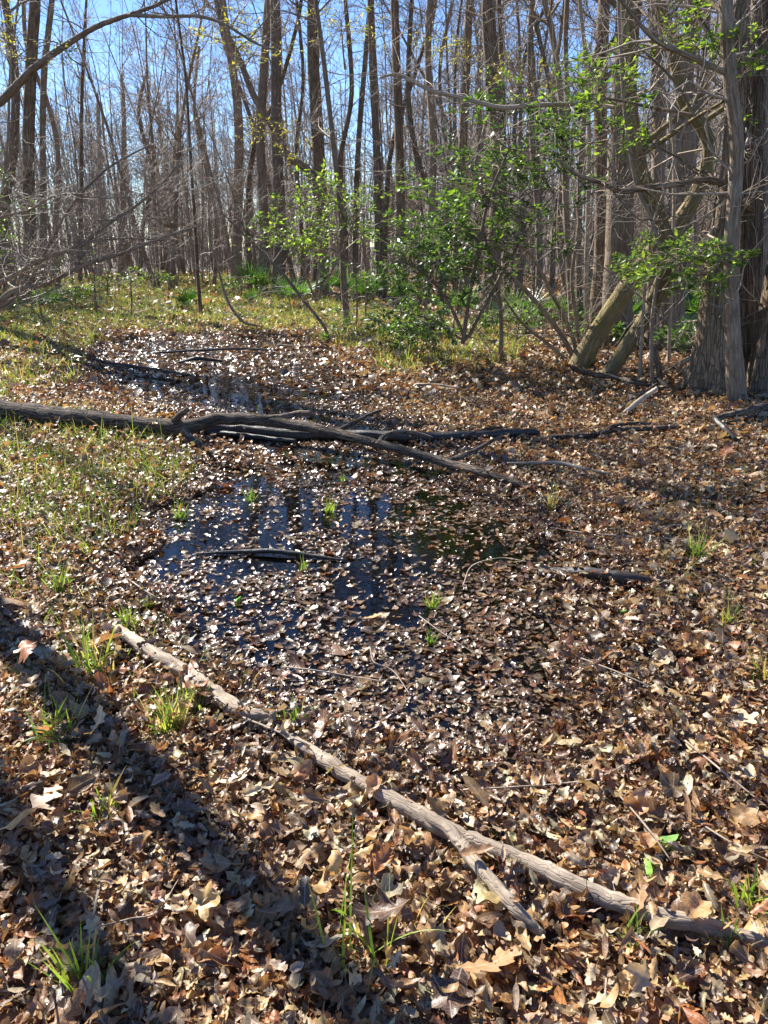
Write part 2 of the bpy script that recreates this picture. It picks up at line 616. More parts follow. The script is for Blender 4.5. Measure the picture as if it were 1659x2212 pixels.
PAL = np.array([[.47, .32, .18], [.38, .23, .12], [.54, .44, .33], [.28, .17, .10], [.22, .13, .08], [.34, .15, .07], [.44, .22, .09],
                [.14, .085, .055], [.33, .27, .21], [.42, .36, .30], [.50, .33, .17], [.60, .50, .36], [.20, .15, .12]])
PAL[:, 2] *= .84; PAL[:, 1] *= .985; PAL = PAL ** 1.12 * 1.02
PALW = np.array([9, 11, 7, 11, 12, 7, 3, 13, 7, 5, 4, 5, 9], float); PALW /= PALW.sum()


def leaf_colors(n, wet=None):
    c = PAL[rng.choice(len(PAL), n, p=PALW)] * U(.75, 1.2, (n, 1)) * rng.normal(1, .05, (n, 3))
    if wet is None:
        wet = np.zeros(n)
    c = c * (1 - wet[:, None] * np.array([.60, .67, .71]))
    return np.concatenate([np.clip(c, .01, .8), wet[:, None]], 1)


def place(buf, tpl, pos, Y, Z, size, col, k1, k2, rip=.0, tw=0.0):
    """copies of one outline; Y = along the leaf, Z = its normal, k1/k2 = curl along and across"""
    V, f4, lc = tpl[:3]
    f3 = tpl[3] if len(tpl) > 3 else None
    M = len(pos)
    if M == 0:
        return
    Y = Y / (np.linalg.norm(Y, axis=1)[:, None] + 1e-9)
    X = np.cross(Y, Z); X /= np.linalg.norm(X, axis=1)[:, None] + 1e-9
    Z = np.cross(X, Y)
    x = V[None, :, 0]; y = V[None, :, 1]
    k1 = np.where(np.abs(k1) < .05, .05, k1)[:, None]; k2 = np.where(np.abs(k2) < .05, .05, k2)[:, None]
    yy = np.sin(k1 * y) / k1; z = (1 - np.cos(k1 * y)) / k1
    xx = np.sin(k2 * x) / k2; z = z + (1 - np.cos(k2 * x)) / k2
    ph = U(0, 6.28, (M, 1)); ph2 = U(0, 6.28, (M, 1))
    ra = np.asarray(rip) * np.ones(M) if np.ndim(rip) == 0 else rip
    z = z + ra[:, None] * (np.sin(y * 13 + ph + 3 * x) * np.abs(x) * 2 + .4 * np.sin(x * 15 + ph2))
    z = z + (np.asarray(tw) * np.ones(M))[:, None] * x * y
    W = pos[:, None] + size[:, None, None] * (X[:, None] * xx[..., None] + Y[:, None] * yy[..., None] + Z[:, None] * z[..., None])
    nv = V.shape[0]
    off = (np.arange(M) * nv)[:, None, None]
    at = dict(col=np.repeat(col, nv, 0), leafco=np.tile(lc, (M, 1)))
    buf.add(W.reshape(-1, 3), (f4[None] + off).reshape(-1, 4) if len(f4) else None, (f3[None] + off).reshape(-1, 3) if f3 is not None else None, **at)


def scatter(buf, tpls, x, y, wetd, tilt, size, weights=None, d=None, stack=.022, curl=1.0, sunk=False):
    M = len(x)
    z = gh(x, y, d)
    inp = wetd < 0
    floating = inp & (z < -.003)
    z = np.minimum(z + U(.002, .016, M), -.005) if sunk else np.where(floating, U(-.001, .006, M), z + rng.gamma(1.4, stack / 1.4, M))
    tl = np.where(floating, np.where(y > 5, .34, .15), np.where(inp, tilt * .55, tilt))
    th = U(0, 2 * math.pi, M)
    nrm = np.stack([rng.normal(0, 1, M) * tl, rng.normal(0, 1, M) * tl, np.ones(M)], 1)
    nrm /= np.linalg.norm(nrm, axis=1)[:, None]
    Y = np.stack([np.cos(th), np.sin(th), np.zeros(M)], 1)
    Y -= nrm * (Y * nrm).sum(1)[:, None]
    wet = np.clip(1.0 - np.maximum(wetd + .05, 0) / .6, 0, 1) ** 1.1 * U(.6, 1, M)
    wet = np.maximum(wet, (rng.random(M) < .12) * .35)
    col = leaf_colors(M, wet)
    flat = np.where(floating, .55, 1.0) * curl
    k1 = rng.normal(.6, 1.6, M) * flat
    k2 = rng.normal(.9, 2.2, M) * flat
    sz = size * np.exp(rng.normal(0, .40, M)) * np.where(floating, .85, 1)
    pick = rng.choice(len(tpls), M, p=weights)
    P = np.stack([x, y, z], 1)
    for i, t in enumerate(tpls):
        s = pick == i
        place(buf, t, P[s], Y[s], nrm[s], sz[s], col[s], k1[s], k2[s], .09 * flat[s], rng.normal(0, .8, s.sum()) * flat[s])


def zone(d0, d1, dens, margin=.45, spr=.60):
    """random ground points between two distances ahead of the camera"""
    w1 = spr * (d1 + .6) + margin
    n = int(dens * (d1 - d0) * 2 * w1)
    y = U(d0, d1, n); x = U(-w1, w1, n)
    k = np.abs(x) < spr * (y + .6) + margin
    return x[k], y[k]


def keep_pool(x, y):
    d = pool_d(x, y)
    p = np.ones(len(x))
    p = np.where(d < 0, .56 + .5 * vnoise(x, y, .3, 21), p)
    o = np.minimum(sdf(OPEN, x, y), sdf(OPEN2, x, y)) + vnoise(x, y, .35, 8) * .55 + vnoise(x, y, .12, 18) * .4
    p = np.where((d < 0) & (o < 0), .11 + .32 * (vnoise(x, y, .22, 9) > .12), p)
    k = rng.random(len(x)) < p
    return x[k], y[k], d[k]


T0 = time.time()
# ------------------------------------------------------------------ the ground, one sheet out to the horizon
def spaced(a, b, lo, hi, dense, growth):
    """coordinates: step 'dense' between a and b, growing outwards to lo and hi"""
    c = list(np.arange(a, b, dense)); s = dense
    while c[-1] < hi:
        s *= growth; c.append(c[-1] + s)
    s = dense
    while c[0] > lo:
        s *= growth; c.insert(0, c[0] - s)
    return np.array(c)


gx = spaced(-4.5, 4.5, -900, 900, .05, 1.06)
gy = spaced(.5, 9.5, -300, 1500, .05, 1.05)
X, Y_ = np.meshgrid(gx, gy)
Z = gh(X, Y_)
b = Buf()
i = np.arange(len(gy) - 1)[:, None] * len(gx); j = np.arange(len(gx) - 1)[None]
b.add(np.stack([X, Y_, Z], -1).reshape(-1, 3), np.stack([i + j, i + j + 1, i + len(gx) + j + 1, i + len(gx) + j], -1).reshape(-1, 4))
tag(b.build('forest_ground', M_SOIL), 'dark soil of the forest floor beneath the leaves', kind='structure')

b = Buf()
x0, x1, y0, y1 = -6.5, 2.2, 1.6, 14.5
wx = np.linspace(x0, x1, 40); wy = np.linspace(y0, y1, 50)
X, Y_ = np.meshgrid(wx, wy)
cell_d = None
i = np.arange(49)[:, None] * 40; j = np.arange(39)[None]
fq = np.stack([i + j, i + j + 1, i + 40 + j + 1, i + 40 + j], -1).reshape(-1, 4)
cx = X.ravel()[fq].mean(1); cy = Y_.ravel()[fq].mean(1)
fq = fq[np.minimum(sdf(POOL_NEAR, cx, cy), sdf(POOL_FAR, cx, cy)) < .55]
b.add(np.stack([X, Y_, np.zeros_like(X)], -1).reshape(-1, 3), fq)
tag(b.build('pool_water', M_WATER), 'shallow still brown water of the forest puddle', kind='structure')

# ------------------------------------------------------------------ leaf litter
b = Buf()
HW = np.array([.16, .14, .14, .15, .16, .13, .06, .06]); HW /= HW.sum()
MW = np.array([.25, .27, .24, .14, .10])
x, y = zone(.6, 2.5, 5000, .3); x, y, d = keep_pool(x, y)
scatter(b, LEAF_HI, x, y, d, .42, .041, HW, d, .026, 1.25)
x, y = zone(.2, 8.0, 1300, 1.9); k = np.abs(x) > .60 * (y + .6) + .3; x, y, d = keep_pool(x[k], y[k])     # beside the view
scatter(b, LEAF_MID, x, y, d, .45, .062, MW, d, .03)
x, y = zone(.6, 2.8, 110, .3); x, y, d = keep_pool(x, y)            # the large ones
scatter(b, LEAF_HI[:3] + LEAF_HI[5:], x, y, d, .40, .075, None, d, .04, 1.1)
for d0, d1, dn, sz_ in ((2.5, 5.0, 3600, .041), (5.0, 8.0, 2000, .050)):
    x, y = zone(d0, d1, dn, .4); x, y, d = keep_pool(x, y)
    scatter(b, LEAF_MID, x, y, d, .42, sz_, MW, d, .026, 1.3)
x, y = zone(1.8, 13.5, 2200, .0, .5); d = pool_d(x, y); k = d < -.04       # sunk leaves on the bed of the pool
scatter(b, LEAF_MID, x[k], y[k], d[k], .05, .050, MW, d[k], .0, .3, True)
tag(b.build('leaf_litter', M_LEAF, smooth=True), 'brown and tan fallen leaves covering the near ground and floating on the puddle', 'leaf litter', kind='stuff')
b = Buf()
x, y = zone(8.0, 18.0, 620, 1.0); x, y, d = keep_pool(x, y)
scatter(b, LEAF_LO, x, y, d, .6, .075, None, d, .03)
x, y = zone(18.0, 42.0, 75, 1.0)
scatter(b, LEAF_LO, x, y, pool_d(x, y), .5, .16, None, None, .04)
tag(b.build('distant_leaf_litter', M_LEAF, smooth=True), 'fallen leaves carpeting the ground beyond the log and under the trees', 'leaf litter', kind='stuff')
print('litter', time.time() - T0)


# ------------------------------------------------------------------ blades: grass and palm fronds
def blades(buf, root, dirv, Lg, w, droop, col, seg=4, side=None):
    M = len(root)
    dirv = dirv / (np.linalg.norm(dirv, axis=1)[:, None] + 1e-9)
    s = np.linspace(0, 1, seg + 1)
    C = root[:, None] + dirv[:, None] * (Lg[:, None] * s)[..., None]
    C[..., 2] -= (droop * Lg)[:, None] * s ** 2.2
    if side is None:
        th = U(0, 2 * math.pi, M)
        side = np.stack([np.cos(th), np.sin(th), np.zeros(M)], 1)
    side = side - dirv * (side * dirv).sum(1)[:, None]
    side /= np.linalg.norm(side, axis=1)[:, None] + 1e-9
    ww = (w[:, None] * np.maximum((1 - s ** 2.2), .06) * (.7 + .3 * np.sin(s * 3.1)))[..., None]
    V = np.stack([C - side[:, None] * ww, C + side[:, None] * ww], 2)
    nv = (seg + 1) * 2
    i = np.arange(seg) * 2
    fq = np.stack([i, i + 1, i + 3, i + 2], -1)
    off = (np.arange(M) * nv)[:, None, None]
    lc = np.zeros((M * nv, 3), np.float32)
    buf.add(V.reshape(-1, 3), (fq[None] + off).reshape(-1, 4), col=np.repeat(col, nv, 0), leafco=lc)


def grass_cols(n, dry=.35, bright=1.0):
    g = np.array([[.14, .24, .04], [.21, .31, .05], [.10, .19, .035], [.29, .36, .07]])
    s = np.array([[.45, .36, .16], [.52, .42, .20], [.36, .27, .12]])
    c = np.where((rng.random(n) < dry)[:, None], s[rng.integers(0, 3, n)], g[rng.integers(0, 4, n)]) * U(.8, 1.2, (n, 1)) * bright
    return np.concatenate([c, np.zeros((n, 1))], 1)


def grass_patch(buf, poly_list, dens, h, dry, fw, clump=.5):
    poly = poly_px(poly_list)
    lo = poly.min(0); hi = poly.max(0)
    n = int(dens * np.prod(hi - lo))
    x = U(lo[0], hi[0], n); y = U(lo[1], hi[1], n)
    k = (sdf(poly, x, y) + vnoise(x, y, .8, 12) * .8 < 0) & (vnoise(x, y, .22, 13) + .4 * vnoise(x, y, .9, 14) > U(-.45, .45, n) * clump)
    x, y = x[k], y[k]
    d = pool_d(x, y); k = d > .02; x, y, d = x[k], y[k], d[k]
    n = len(x)
    root = np.stack([x, y, gh(x, y, d) + .012], 1)
    dv = np.stack([rng.normal(0, .45, n), rng.normal(0, .45, n), np.ones(n)], 1)
    blades(buf, root, dv, h * np.exp(rng.normal(0, .35, n)), fw * U(.6, 1.3, n), U(.05, .6, n), grass_cols(n, dry), 3)
    return n


b = Buf()
grass_patch(b, [(-60, 860), (150, 925), (330, 960), (440, 1010), (350, 1090), (290, 1180), (240, 1340), (-60, 1340)], 1500, .15, .18, .0024, 1.3)
grass_patch(b, [(-60, 1240), (270, 1240), (330, 1430), (540, 1530), (450, 1700), (200, 1800), (-60, 1750)], 520, .12, .2, .0022, 1.1)
tag(b.build('near_bank_grass', M_GRASS), 'thin green and straw coloured grass growing through leaves beside the near puddle', 'grass', kind='stuff')
b = Buf()
grass_patch(b, [(-250, 640), (130, 612), (520, 603), (700, 640), (900, 690), (1130, 735), (1130, 800), (860, 820), (740, 760), (600, 722), (230, 722), (-250, 760)], 700, .18, .30, .005, .9)
grass_patch(b, [(-100, 720), (220, 735), (200, 790), (120, 850), (-100, 870)], 700, .16, .4, .004, .6)
grass_patch(b, [(1100, 1020), (1659, 1060), (1700, 1500), (1500, 1600), (1250, 1150)], 200, .11, .3, .002, .9)
tag(b.build('far_bank_grass', M_GRASS), 'yellow green grass on the sunlit bank beyond the puddle', 'grass', kind='stuff')


def tuft(px, py, label, h, n, dry=.2, sp=.35, fw=.0028, bright=1.0):
    n = int(n * 1.9)
    x, y, z = GS(px, py)
    b = Buf()
    r = h * .12
    root = np.stack([rng.normal(0, r, n), rng.normal(0, r, n), np.full(n, -.01)], 1)
    dv = np.stack([rng.normal(0, sp, n), rng.normal(0, sp, n), np.ones(n)], 1)
    blades(b, root, dv, 1.25 * h * U(.45, 1.15, n), fw * 1.35 * U(.6, 1.3, n), U(.0, .75, n) ** 1.5, grass_cols(n, dry, bright), 6)
    o = b.build('grass_tuft', M_GRASS)
    o.location = (x, y, z)
    tag(o, label, 'grass tuft', 'green grass tufts growing through the leaves')


TUFTS = [
    (205, 1455, 'tall yellow green grass tuft above the end of the pale stick', .27, 22, .25),
    (125, 1590, 'drooping grass tuft on shaded leaves near the left edge', .20, 18, .15),
    (370, 1575, 'wide spreading yellow green grass tuft below the pale bent stick', .17, 46, .4),
    (435, 1530, 'low bright grass tuft touching the middle of the pale stick', .14, 26, .25),
    (640, 1562, 'small upright green tuft at the blunt end of the pale bent stick', .12, 14, .05),
    (768, 2075, 'tall tuft of a few long bright green blades nearest the camera', .26, 11, .12),
    (232, 1765, 'thin pale grass tuft in the dark leaf shade', .13, 12, .3),
    (185, 2125, 'sprawling long bladed grass tuft in the bottom left corner', .19, 13, .15),
    (935, 1310, 'short yellow green tuft standing in the middle of the puddle', .10, 18, .3),
    (930, 1390, 'small green tuft just below the one in the middle of the puddle', .08, 10, .1),
    (655, 1228, 'tiny green shoot beside the thin dark stick in the water', .09, 6, .0),
    (712, 1105, 'dark green tuft at the shaded head of the near puddle', .11, 14, .0),
    (742, 1040, 'little bright tuft below the fallen branch', .08, 10, .1),
    (275, 1360, 'dark green tuft at the upper end of the pale bent stick', .13, 20, .0),
    (1505, 1205, 'bright upright yellow green tuft on leaves right of the puddle', .17, 22, .2),
    (1572, 1345, 'straw and green tuft below the dark soaked log', .14, 18, .5),
    (1645, 1470, 'yellowed tuft at the right edge beside a twig', .14, 16, .5),
    (1190, 1100, 'pale dry tuft at the right rim of the near puddle', .16, 18, .6),
    (1358, 2040, 'small arched green tuft between the forked sticks', .12, 10, .1),
    (1568, 2050, 'short bright green tuft against the long forked stick', .08, 9, .0),
    (1620, 1965, 'curling yellow green tuft above the end of the forked stick', .16, 16, .3),
    (545, 1080, 'low dull tuft in the leaf shadow above the puddle', .10, 16, .2),
    (390, 1120, 'dark tuft behind the upright orange leaf', .13, 18, .1),
    (130, 1275, 'leafy bright green tuft on the left grass bank', .14, 24, .1),
    (320, 1310, 'low yellowish tuft at the left shore of the puddle', .08, 14, .3),
    (900, 2005, 'single thin yellow tipped grass sprig in leaf shade', .16, 3, .3),
]
for t in TUFTS:
    tuft(*t)


# ------------------------------------------------------------------ a few leaves that stand out
def lone_leaf(px, py, tpl, col, size, label, yaw, tilt, k1=.5, k2=.8, mat=None, lift=.02, wet=.1):
    x, y, zs = GS(px, py)
    size = size * .8
    b = Buf()
    n = np.array([[math.sin(tilt) * math.cos(yaw + 1.57), math.sin(tilt) * math.sin(yaw + 1.57) - .0, math.cos(tilt)]])
    Yv = np.array([[math.cos(yaw), math.sin(yaw), 0.]])
    Yv = Yv - n * (Yv * n).sum()
    place(b, tpl, np.zeros((1, 3)), Yv, n, np.array([size]), np.array([[*col, wet]]), np.array([k1]), np.array([k2]), .03)
    o = b.build('fallen_leaf', mat or M_LEAF)
    o.location = (x, y, zs + lift * .8 - .004)
    tag(o, label, 'leaf', 'leaves that stand out on the litter')


H = LEAF_HI
lone_leaf(392, 1108, H[5], (.50, .13, .03), .13, 'large orange red leaf standing upright on the left shore of the puddle', 1.5, 1.25, .4, .8, lift=.05)
lone_leaf(515, 1300, H[5], (.10, .45, .03), .065, 'small bright green leaf lying on the wet leaves of the puddle', 1.2, .9, .3, .5, M_GREEN, .025)
lone_leaf(803, 1338, H[0], (.58, .38, .17), .13, 'large golden lobed oak leaf lying in the middle of the puddle', .5, .3, .5, .6, lift=.02)
lone_leaf(1165, 1805, H[0], (.66, .60, .42), .15, 'large pale cream lobed leaf right of the forked stick', -1.2, .5, .8, 1.4, lift=.04)
lone_leaf(1232, 1800, H[5], (.66, .46, .22), .10, 'smooth light tan oval leaf beside the cream lobed one', -.6, .4, .8, .8, lift=.04)
lone_leaf(1440, 1826, H[5], (.22, .40, .12), .085, 'rounded pale green leaf on shaded litter at the right', .3, .3, .6, .5, M_GREEN, .03)
lone_leaf(1092, 1690, H[5], (.42, .46, .20), .075, 'pale yellow green leaf near the lower rim of the puddle', .1, .2, .5, .6, lift=.02)
lone_leaf(915, 1687, H[4], (.28, .36, .24), .085, 'greyish green leaf above the forked stick', -.2, .3, .5, .7, lift=.02)
lone_leaf(505, 1700, H[6], (.64, .55, .40), .16, 'big pale star shaped leaf in the sun below the pale bent stick', .8, .35, .6, .8, lift=.04)
lone_leaf(110, 1690, H[6], (.56, .43, .28), .15, 'pale tan star shaped leaf at the left edge of the shade', .2, .4, .6, .8, lift=.04)
lone_leaf(610, 1480, H[0], (.30, .10, .05), .10, 'dark red brown curled leaf behind the pale bent stick', .9, .7, .9, 1.2, lift=.04)
lone_leaf(365, 1335, H[5], (.42, .22, .12), .11, 'brown upright oval leaf on the glittering left shore', 1.9, .8, .9, .9, lift=.03)
lone_leaf(690, 2060, H[6], (.42, .38, .27), .15, 'broad olive grey leaf beside the long bladed tuft', .3, .6, .5, .7, lift=.04)
lone_leaf(815, 1890, H[4], (.38, .16, .05), .13, 'large rust brown leaf standing up left of the forked stick', 1.5, 1.1, .4, .8, lift=.05)
lone_leaf(1050, 2110, H[0], (.40, .22, .11), .20, 'very large curled brown oak leaf in the foreground shade', .3, .5, .7, .8, lift=.05)
lone_leaf(1500, 1630, H[0], (.68, .50, .28), .15, 'large golden tan oak leaf in the sun at the right', .9, .3, .6, .8, lift=.04)
lone_leaf(1610, 1570, H[6], (.62, .48, .30), .14, 'light tan star shaped leaf near the right edge', 1.5, .3, .6, .8, lift=.04)
lone_leaf(1400, 1890, H[3], (.18, .34, .05), .11, 'narrow upright green leaf among dry leaves at the right', 1.4, .9, .6, .8, M_GREEN, .03)
lone_leaf(1340, 1325, H[4], (.20, .38, .10), .07, 'fresh green leaf at the right rim of the puddle', .1, .2, .5, .5, M_GREEN, .02)
print('grass, leaves', time.time() - T0)


# ------------------------------------------------------------------ fallen wood
def px_path(pts, zs=None, lift=0.0):
    """points on the ground from the photograph, with a height above it per point"""
    out = []
    for i, p in enumerate(pts):
        h = (zs[i] if zs is not None else 0) + lift
        out.append(GS(p[0], p[1], h))
    return np.array(out)


def wood(name, label, cat, mat, main, branches=(), group=None, lump=.10, sides=10, per=6):
    """main and branches: (pixel points, heights, widths in metres)"""
    base = px_path([main[0][0]], [main[1][0]])[0]
    e = None
    def stick(part, spec, parent, sd):
        pts, zs, ws = spec
        P = px_path(pts, zs)
        R = np.interp(np.linspace(0, 1, (len(P) - 1) * per + 1), np.linspace(0, 1, len(ws)), ws) / 2
        C = catmull(P, per)
        C = C + rng.normal(0, 1, C.shape) * (R[:, None] * .07)
        b = Buf(); tube(b, C, R, sides, lump, seed=sd)
        shift(b, base)
        return b.build(part, mat, parent)
    if branches:
        e = empty(name, base); tag(e, label, cat, group)
        stick('stem', main, e, int(U(1, 999)))
        for br in branches:
            stick('branch', br, e, int(U(1, 999)))
    else:
        o = stick(name, main, None, int(U(1, 999))); o.location = base
        tag(o, label, cat, group)


wood('fallen_branch', 'long grey brown fallen branch with broken side limbs lying across the puddle', 'fallen branch', M_LOG,
     ([(-260, 860), (0, 885), (120, 900), (220, 907), (330, 920), (405, 922), (470, 905), (545, 906), (620, 915), (730, 937), (850, 968), (960, 998), (1040, 1020), (1130, 1048), (1200, 1058)],
      [.10, .10, .10, .11, .10, .13, .17, .18, .17, .15, .12, .08, .06, .03, .0], [.18, .19, .16, .15, .13, .145, .105, .105, .095, .09, .08, .07, .065, .055, .04, .02]),
     [([(375, 915), (388, 896), (405, 885)], [.15, .24, .30], [.07, .05, .045]),
      ([(395, 925), (410, 945), (440, 965), (470, 985)], [.12, .07, .03, -.01], [.09, .06, .05, .035]),
      ([(560, 907), (610, 900), (640, 893), (672, 893)], [.18, .22, .25, .26], [.07, .05, .045, .04]),
      ([(725, 935), (760, 915), (795, 897), (822, 887)], [.15, .20, .25, .28], [.055, .035, .03, .025]),
      ([(820, 958), (835, 940), (865, 933), (905, 938), (935, 946)], [.14, .19, .19, .16, .12], [.06, .045, .04, .035, .02]),
      ([(965, 996), (1000, 985), (1045, 962), (1085, 940)], [.09, .13, .17, .20], [.045, .04, .03, .02]),
      ([(965, 1000), (978, 1018), (982, 1036)], [.06, .02, -.01], [.05, .035, .02]),
      ([(205, 910), (220, 930), (240, 946)], [.06, .02, -.02], [.06, .04, .02])])
wood('dark_log', 'dark soaked log lying behind the long fallen branch', 'log', M_WETWOOD,
     ([(420, 925), (520, 928), (640, 938), (760, 940), (900, 944), (1050, 940), (1140, 933), (1165, 936)], [.06, .05, .04, .04, .04, .04, .05, .04], [.09, .10, .10, .10, .09, .08, .06, .04]),
     [([(430, 932), (520, 940), (600, 950), (640, 952)], [.04, .03, .02, .02], [.06, .05, .045, .03]), ([(1000, 943), (1040, 930), (1085, 922)], [.06, .07, .06], [.035, .025, .02])])
wood('curved_stick', 'dark brown crooked stick in leaves beyond the puddle on the right', 'stick', M_LOG,
     ([(1190, 945), (1280, 940), (1330, 928), (1420, 925), (1490, 918)], [.04, .04, .05, .04, .02], [.05, .06, .05, .045, .03]),
     [([(1300, 938), (1325, 920), (1370, 914), (1410, 916)], [.05, .08, .08, .05], [.04, .035, .03, .02])])
wood('bent_stick', 'pale bent stick with peeling bark along the left shore of the puddle', 'stick', M_PALE,
     ([(255, 1358), (285, 1380), (330, 1412), (395, 1448), (440, 1482), (485, 1515), (540, 1545), (590, 1550)], [.05, .042, .038, .036, .04, .04, .035, .03], [.038, .045, .058, .062, .060, .058, .055, .055]), lump=.12, sides=12)
wood('forked_stick', 'long pale forked stick lying on the litter toward the lower right', 'stick', M_PALE,
     ([(585, 1562), (640, 1602), (720, 1655), (800, 1702), (880, 1745), (950, 1785), (1060, 1832), (1170, 1878), (1250, 1915), (1350, 1955), (1450, 1985), (1550, 2008), (1640, 2035), (1720, 2060)],
      [.01, .028, .036, .040, .042, .042, .038, .034, .034, .028, .034, .026, .016, .0], [.015, .034, .044, .047, .048, .048, .047, .047, .046, .045, .042, .038, .034, .02]),
     [([(905, 1752), (960, 1785), (1000, 1830), (1040, 1880), (1085, 1930), (1125, 1975), (1175, 2020)], [.048, .062, .062, .060, .054, .04, .012], [.036, .038, .035, .034, .032, .030, .022])], lump=.10, sides=12)
wood('thin_stick', 'slender straight pale stick beside the gap of the bent and forked sticks', 'stick', M_PALE,
     ([(525, 1550), (600, 1580), (680, 1615), (760, 1660)], [.05, .06, .05, .04], [.007, .008, .007, .004]), lump=.02, sides=6)
wood('soaked_stick', 'thin black waterlogged stick floating across the near puddle', 'stick', M_WETWOOD,
     ([(425, 1196), (500, 1193), (570, 1190), (640, 1196), (700, 1204), (750, 1210)], [.008, .012, .02, .018, .01, .003], [.012, .022, .030, .028, .018, .008]))
wood('soaked_log', 'short black soaked log half sunk at the right rim of the puddle', 'log', M_WETWOOD,
     ([(1165, 1238), (1220, 1236), (1290, 1240), (1350, 1248), (1400, 1256)], [.015, .03, .035, .03, .01], [.04, .06, .065, .06, .04]))
wood('pale_stick', 'thin pale crooked stick on leaves right of the long branch', 'stick', M_PALE,
     ([(1095, 1000), (1150, 1000), (1210, 1000), (1260, 1012), (1320, 1024)], [.05, .05, .05, .05, .03], [.012, .022, .024, .022, .012]), lump=.05, sides=7)
FAR_STICKS = [
    ('thin dark curved stick lying across the far puddle', M_WETWOOD, [(330, 762), (430, 757), (520, 753), (600, 757)], [.05, .06, .06, .03], [.03, .04, .035, .02]),
    ('short dark broken stick in the middle of the far puddle', M_WETWOOD, [(385, 783), (420, 775), (445, 776), (480, 780)], [.03, .10, .08, .03], [.03, .06, .05, .03]),
    ('long thin dark stick reaching into the far puddle from the left', M_LOG, [(210, 778), (280, 790), (350, 800), (420, 812)], [.05, .06, .06, .03], [.03, .035, .035, .02]),
    ('thin grey stick at the left edge of the far puddle', M_LOG, [(140, 792), (230, 790), (300, 796)], [.04, .05, .03], [.03, .03, .02]),
    ('yellowish pale stick on sunny leaves beyond the puddle', M_PALE, [(900, 830), (950, 832), (1010, 842)], [.04, .05, .03], [.03, .03, .02]),
    ('pale straight stick leaning on the leaves before the leaning tree', M_PALE, [(1345, 895), (1380, 866), (1420, 838)], [.02, .10, .22], [.04, .05, .04]),
    ('dark thin stick behind the pale leaning one', M_LOG, [(1350, 870), (1385, 850), (1420, 828)], [.02, .05, .15], [.03, .03, .02]),
    ('dark limb lying from the foot of the leaning tree to the right', M_LOG, [(1237, 795), (1262, 805), (1330, 815), (1380, 828), (1425, 838)], [.30, .20, .14, .12, .06], [.06, .06, .055, .05, .03]),
    ('thick grey log lying at the right edge before the thick right trunk', M_LOG, [(1540, 905), (1590, 893), (1640, 882), (1720, 868)], [.05, .08, .10, .10], [.05, .07, .08, .09]),
    ('thin bare stick beside the thick log at the right edge', M_LOG, [(1560, 915), (1610, 903), (1680, 890)], [.03, .05, .05], [.02, .03, .02]),
    ('black stub of root or branch under the thick log', M_WETWOOD, [(1545, 905), (1565, 925), (1590, 950)], [.12, .08, .02], [.05, .06, .03]),
    ('curved pale root like stick arching by the great trunk', M_PALE, [(1458, 808), (1475, 785), (1500, 772), (1525, 770)], [.05, .22, .30, .30], [.05, .05, .05, .04]),
    ('thin lower stick beneath the arching pale one', M_PALE, [(1465, 805), (1490, 792), (1530, 783), (1600, 792)], [.05, .12, .18, .10], [.03, .03, .03, .02]),
    ('dry straight stick lying on the bank between grass and leaves', M_LOG, [(600, 745), (660, 748), (715, 752)], [.03, .05, .03], [.03, .03, .02]),
]
for lab, mt, pts, zs, ws in FAR_STICKS:
    wood('fallen_stick', lab, 'stick', mt, (pts, zs, ws), group='sticks lying on the forest floor', lump=.06, sides=7)
TWIGS = [
    ('slender curved pale twig between the cream leaf and the puddle', M_PALE, [(1000, 1706), (1110, 1700), (1190, 1695), (1290, 1680), (1370, 1640)], .006),
    ('thin twig with a kink arching over the water', M_PALE, [(1000, 1265), (1020, 1222), (1080, 1205), (1140, 1213)], .005),
    ('straight grey twig lying flat across leaves above the forked stick', M_TWIG, [(610, 1440), (680, 1448), (740, 1458), (830, 1472)], .007),
    ('hooked twig standing from the wet leaves', M_TWIG, [(800, 1400), (808, 1430), (850, 1450), (885, 1500)], .006),
    ('long pale twig pointing up from shaded leaves at lower left', M_PALE, [(218, 1895), (205, 1960), (192, 2030), (183, 2080)], .007),
    ('thin bent twig running right of the long pale twig', M_PALE, [(200, 2005), (280, 1985), (340, 1970), (385, 1900)], .004),
    ('thin reddish twig along the right side of the litter', M_TWIG, [(1480, 1600), (1560, 1665), (1659, 1745)], .007),
    ('long fine twig crossing the litter at the right edge', M_TWIG, [(1500, 1770), (1580, 1820), (1680, 1870)], .006),
    ('upright dry stem beside the long forked stick', M_PALE, [(1408, 1935), (1410, 1980), (1412, 2030)], .005),
    ('thin curved twig near the bottom right corner', M_PALE, [(1310, 2110), (1310, 2160), (1340, 2230)], .005),
    ('grey twig leaning out of the leaves beyond the soaked log', M_PALE, [(1395, 1150), (1450, 1135), (1500, 1130), (1565, 1095)], .008),
    ('fine branching twig on the shaded ground at the right', M_TWIG, [(1190, 1140), (1260, 1150), (1380, 1160), (1500, 1165)], .008),
    ('thin straight twig lying on the left shore glitter', M_TWIG, [(262, 1240), (320, 1280), (362, 1305)], .008),
    ('fine arched twig in front of the soaked log', M_TWIG, [(905, 1330), (960, 1370), (1040, 1420)], .005),
    ('slim twig between oak leaves right of the puddle', M_TWIG, [(1250, 1420), (1330, 1450), (1420, 1490)], .006),
    ('crossing twig on dark litter below the right rim', M_TWIG, [(1340, 1720), (1400, 1790), (1450, 1860)], .006),
    ('bare arched twig at the left edge of the grass', M_PALE, [(20, 960), (60, 930), (110, 940), (150, 975)], .008),
]
for lab, mt, pts, w in TWIGS:
    wood('twig', lab, 'twig', mt, (pts, [.03 + .02 * (k % 2) for k in range(len(pts))], [w, w, w * .6]), group='twigs lying on the leaf litter', lump=.03, sides=5)
print('wood', time.time() - T0)


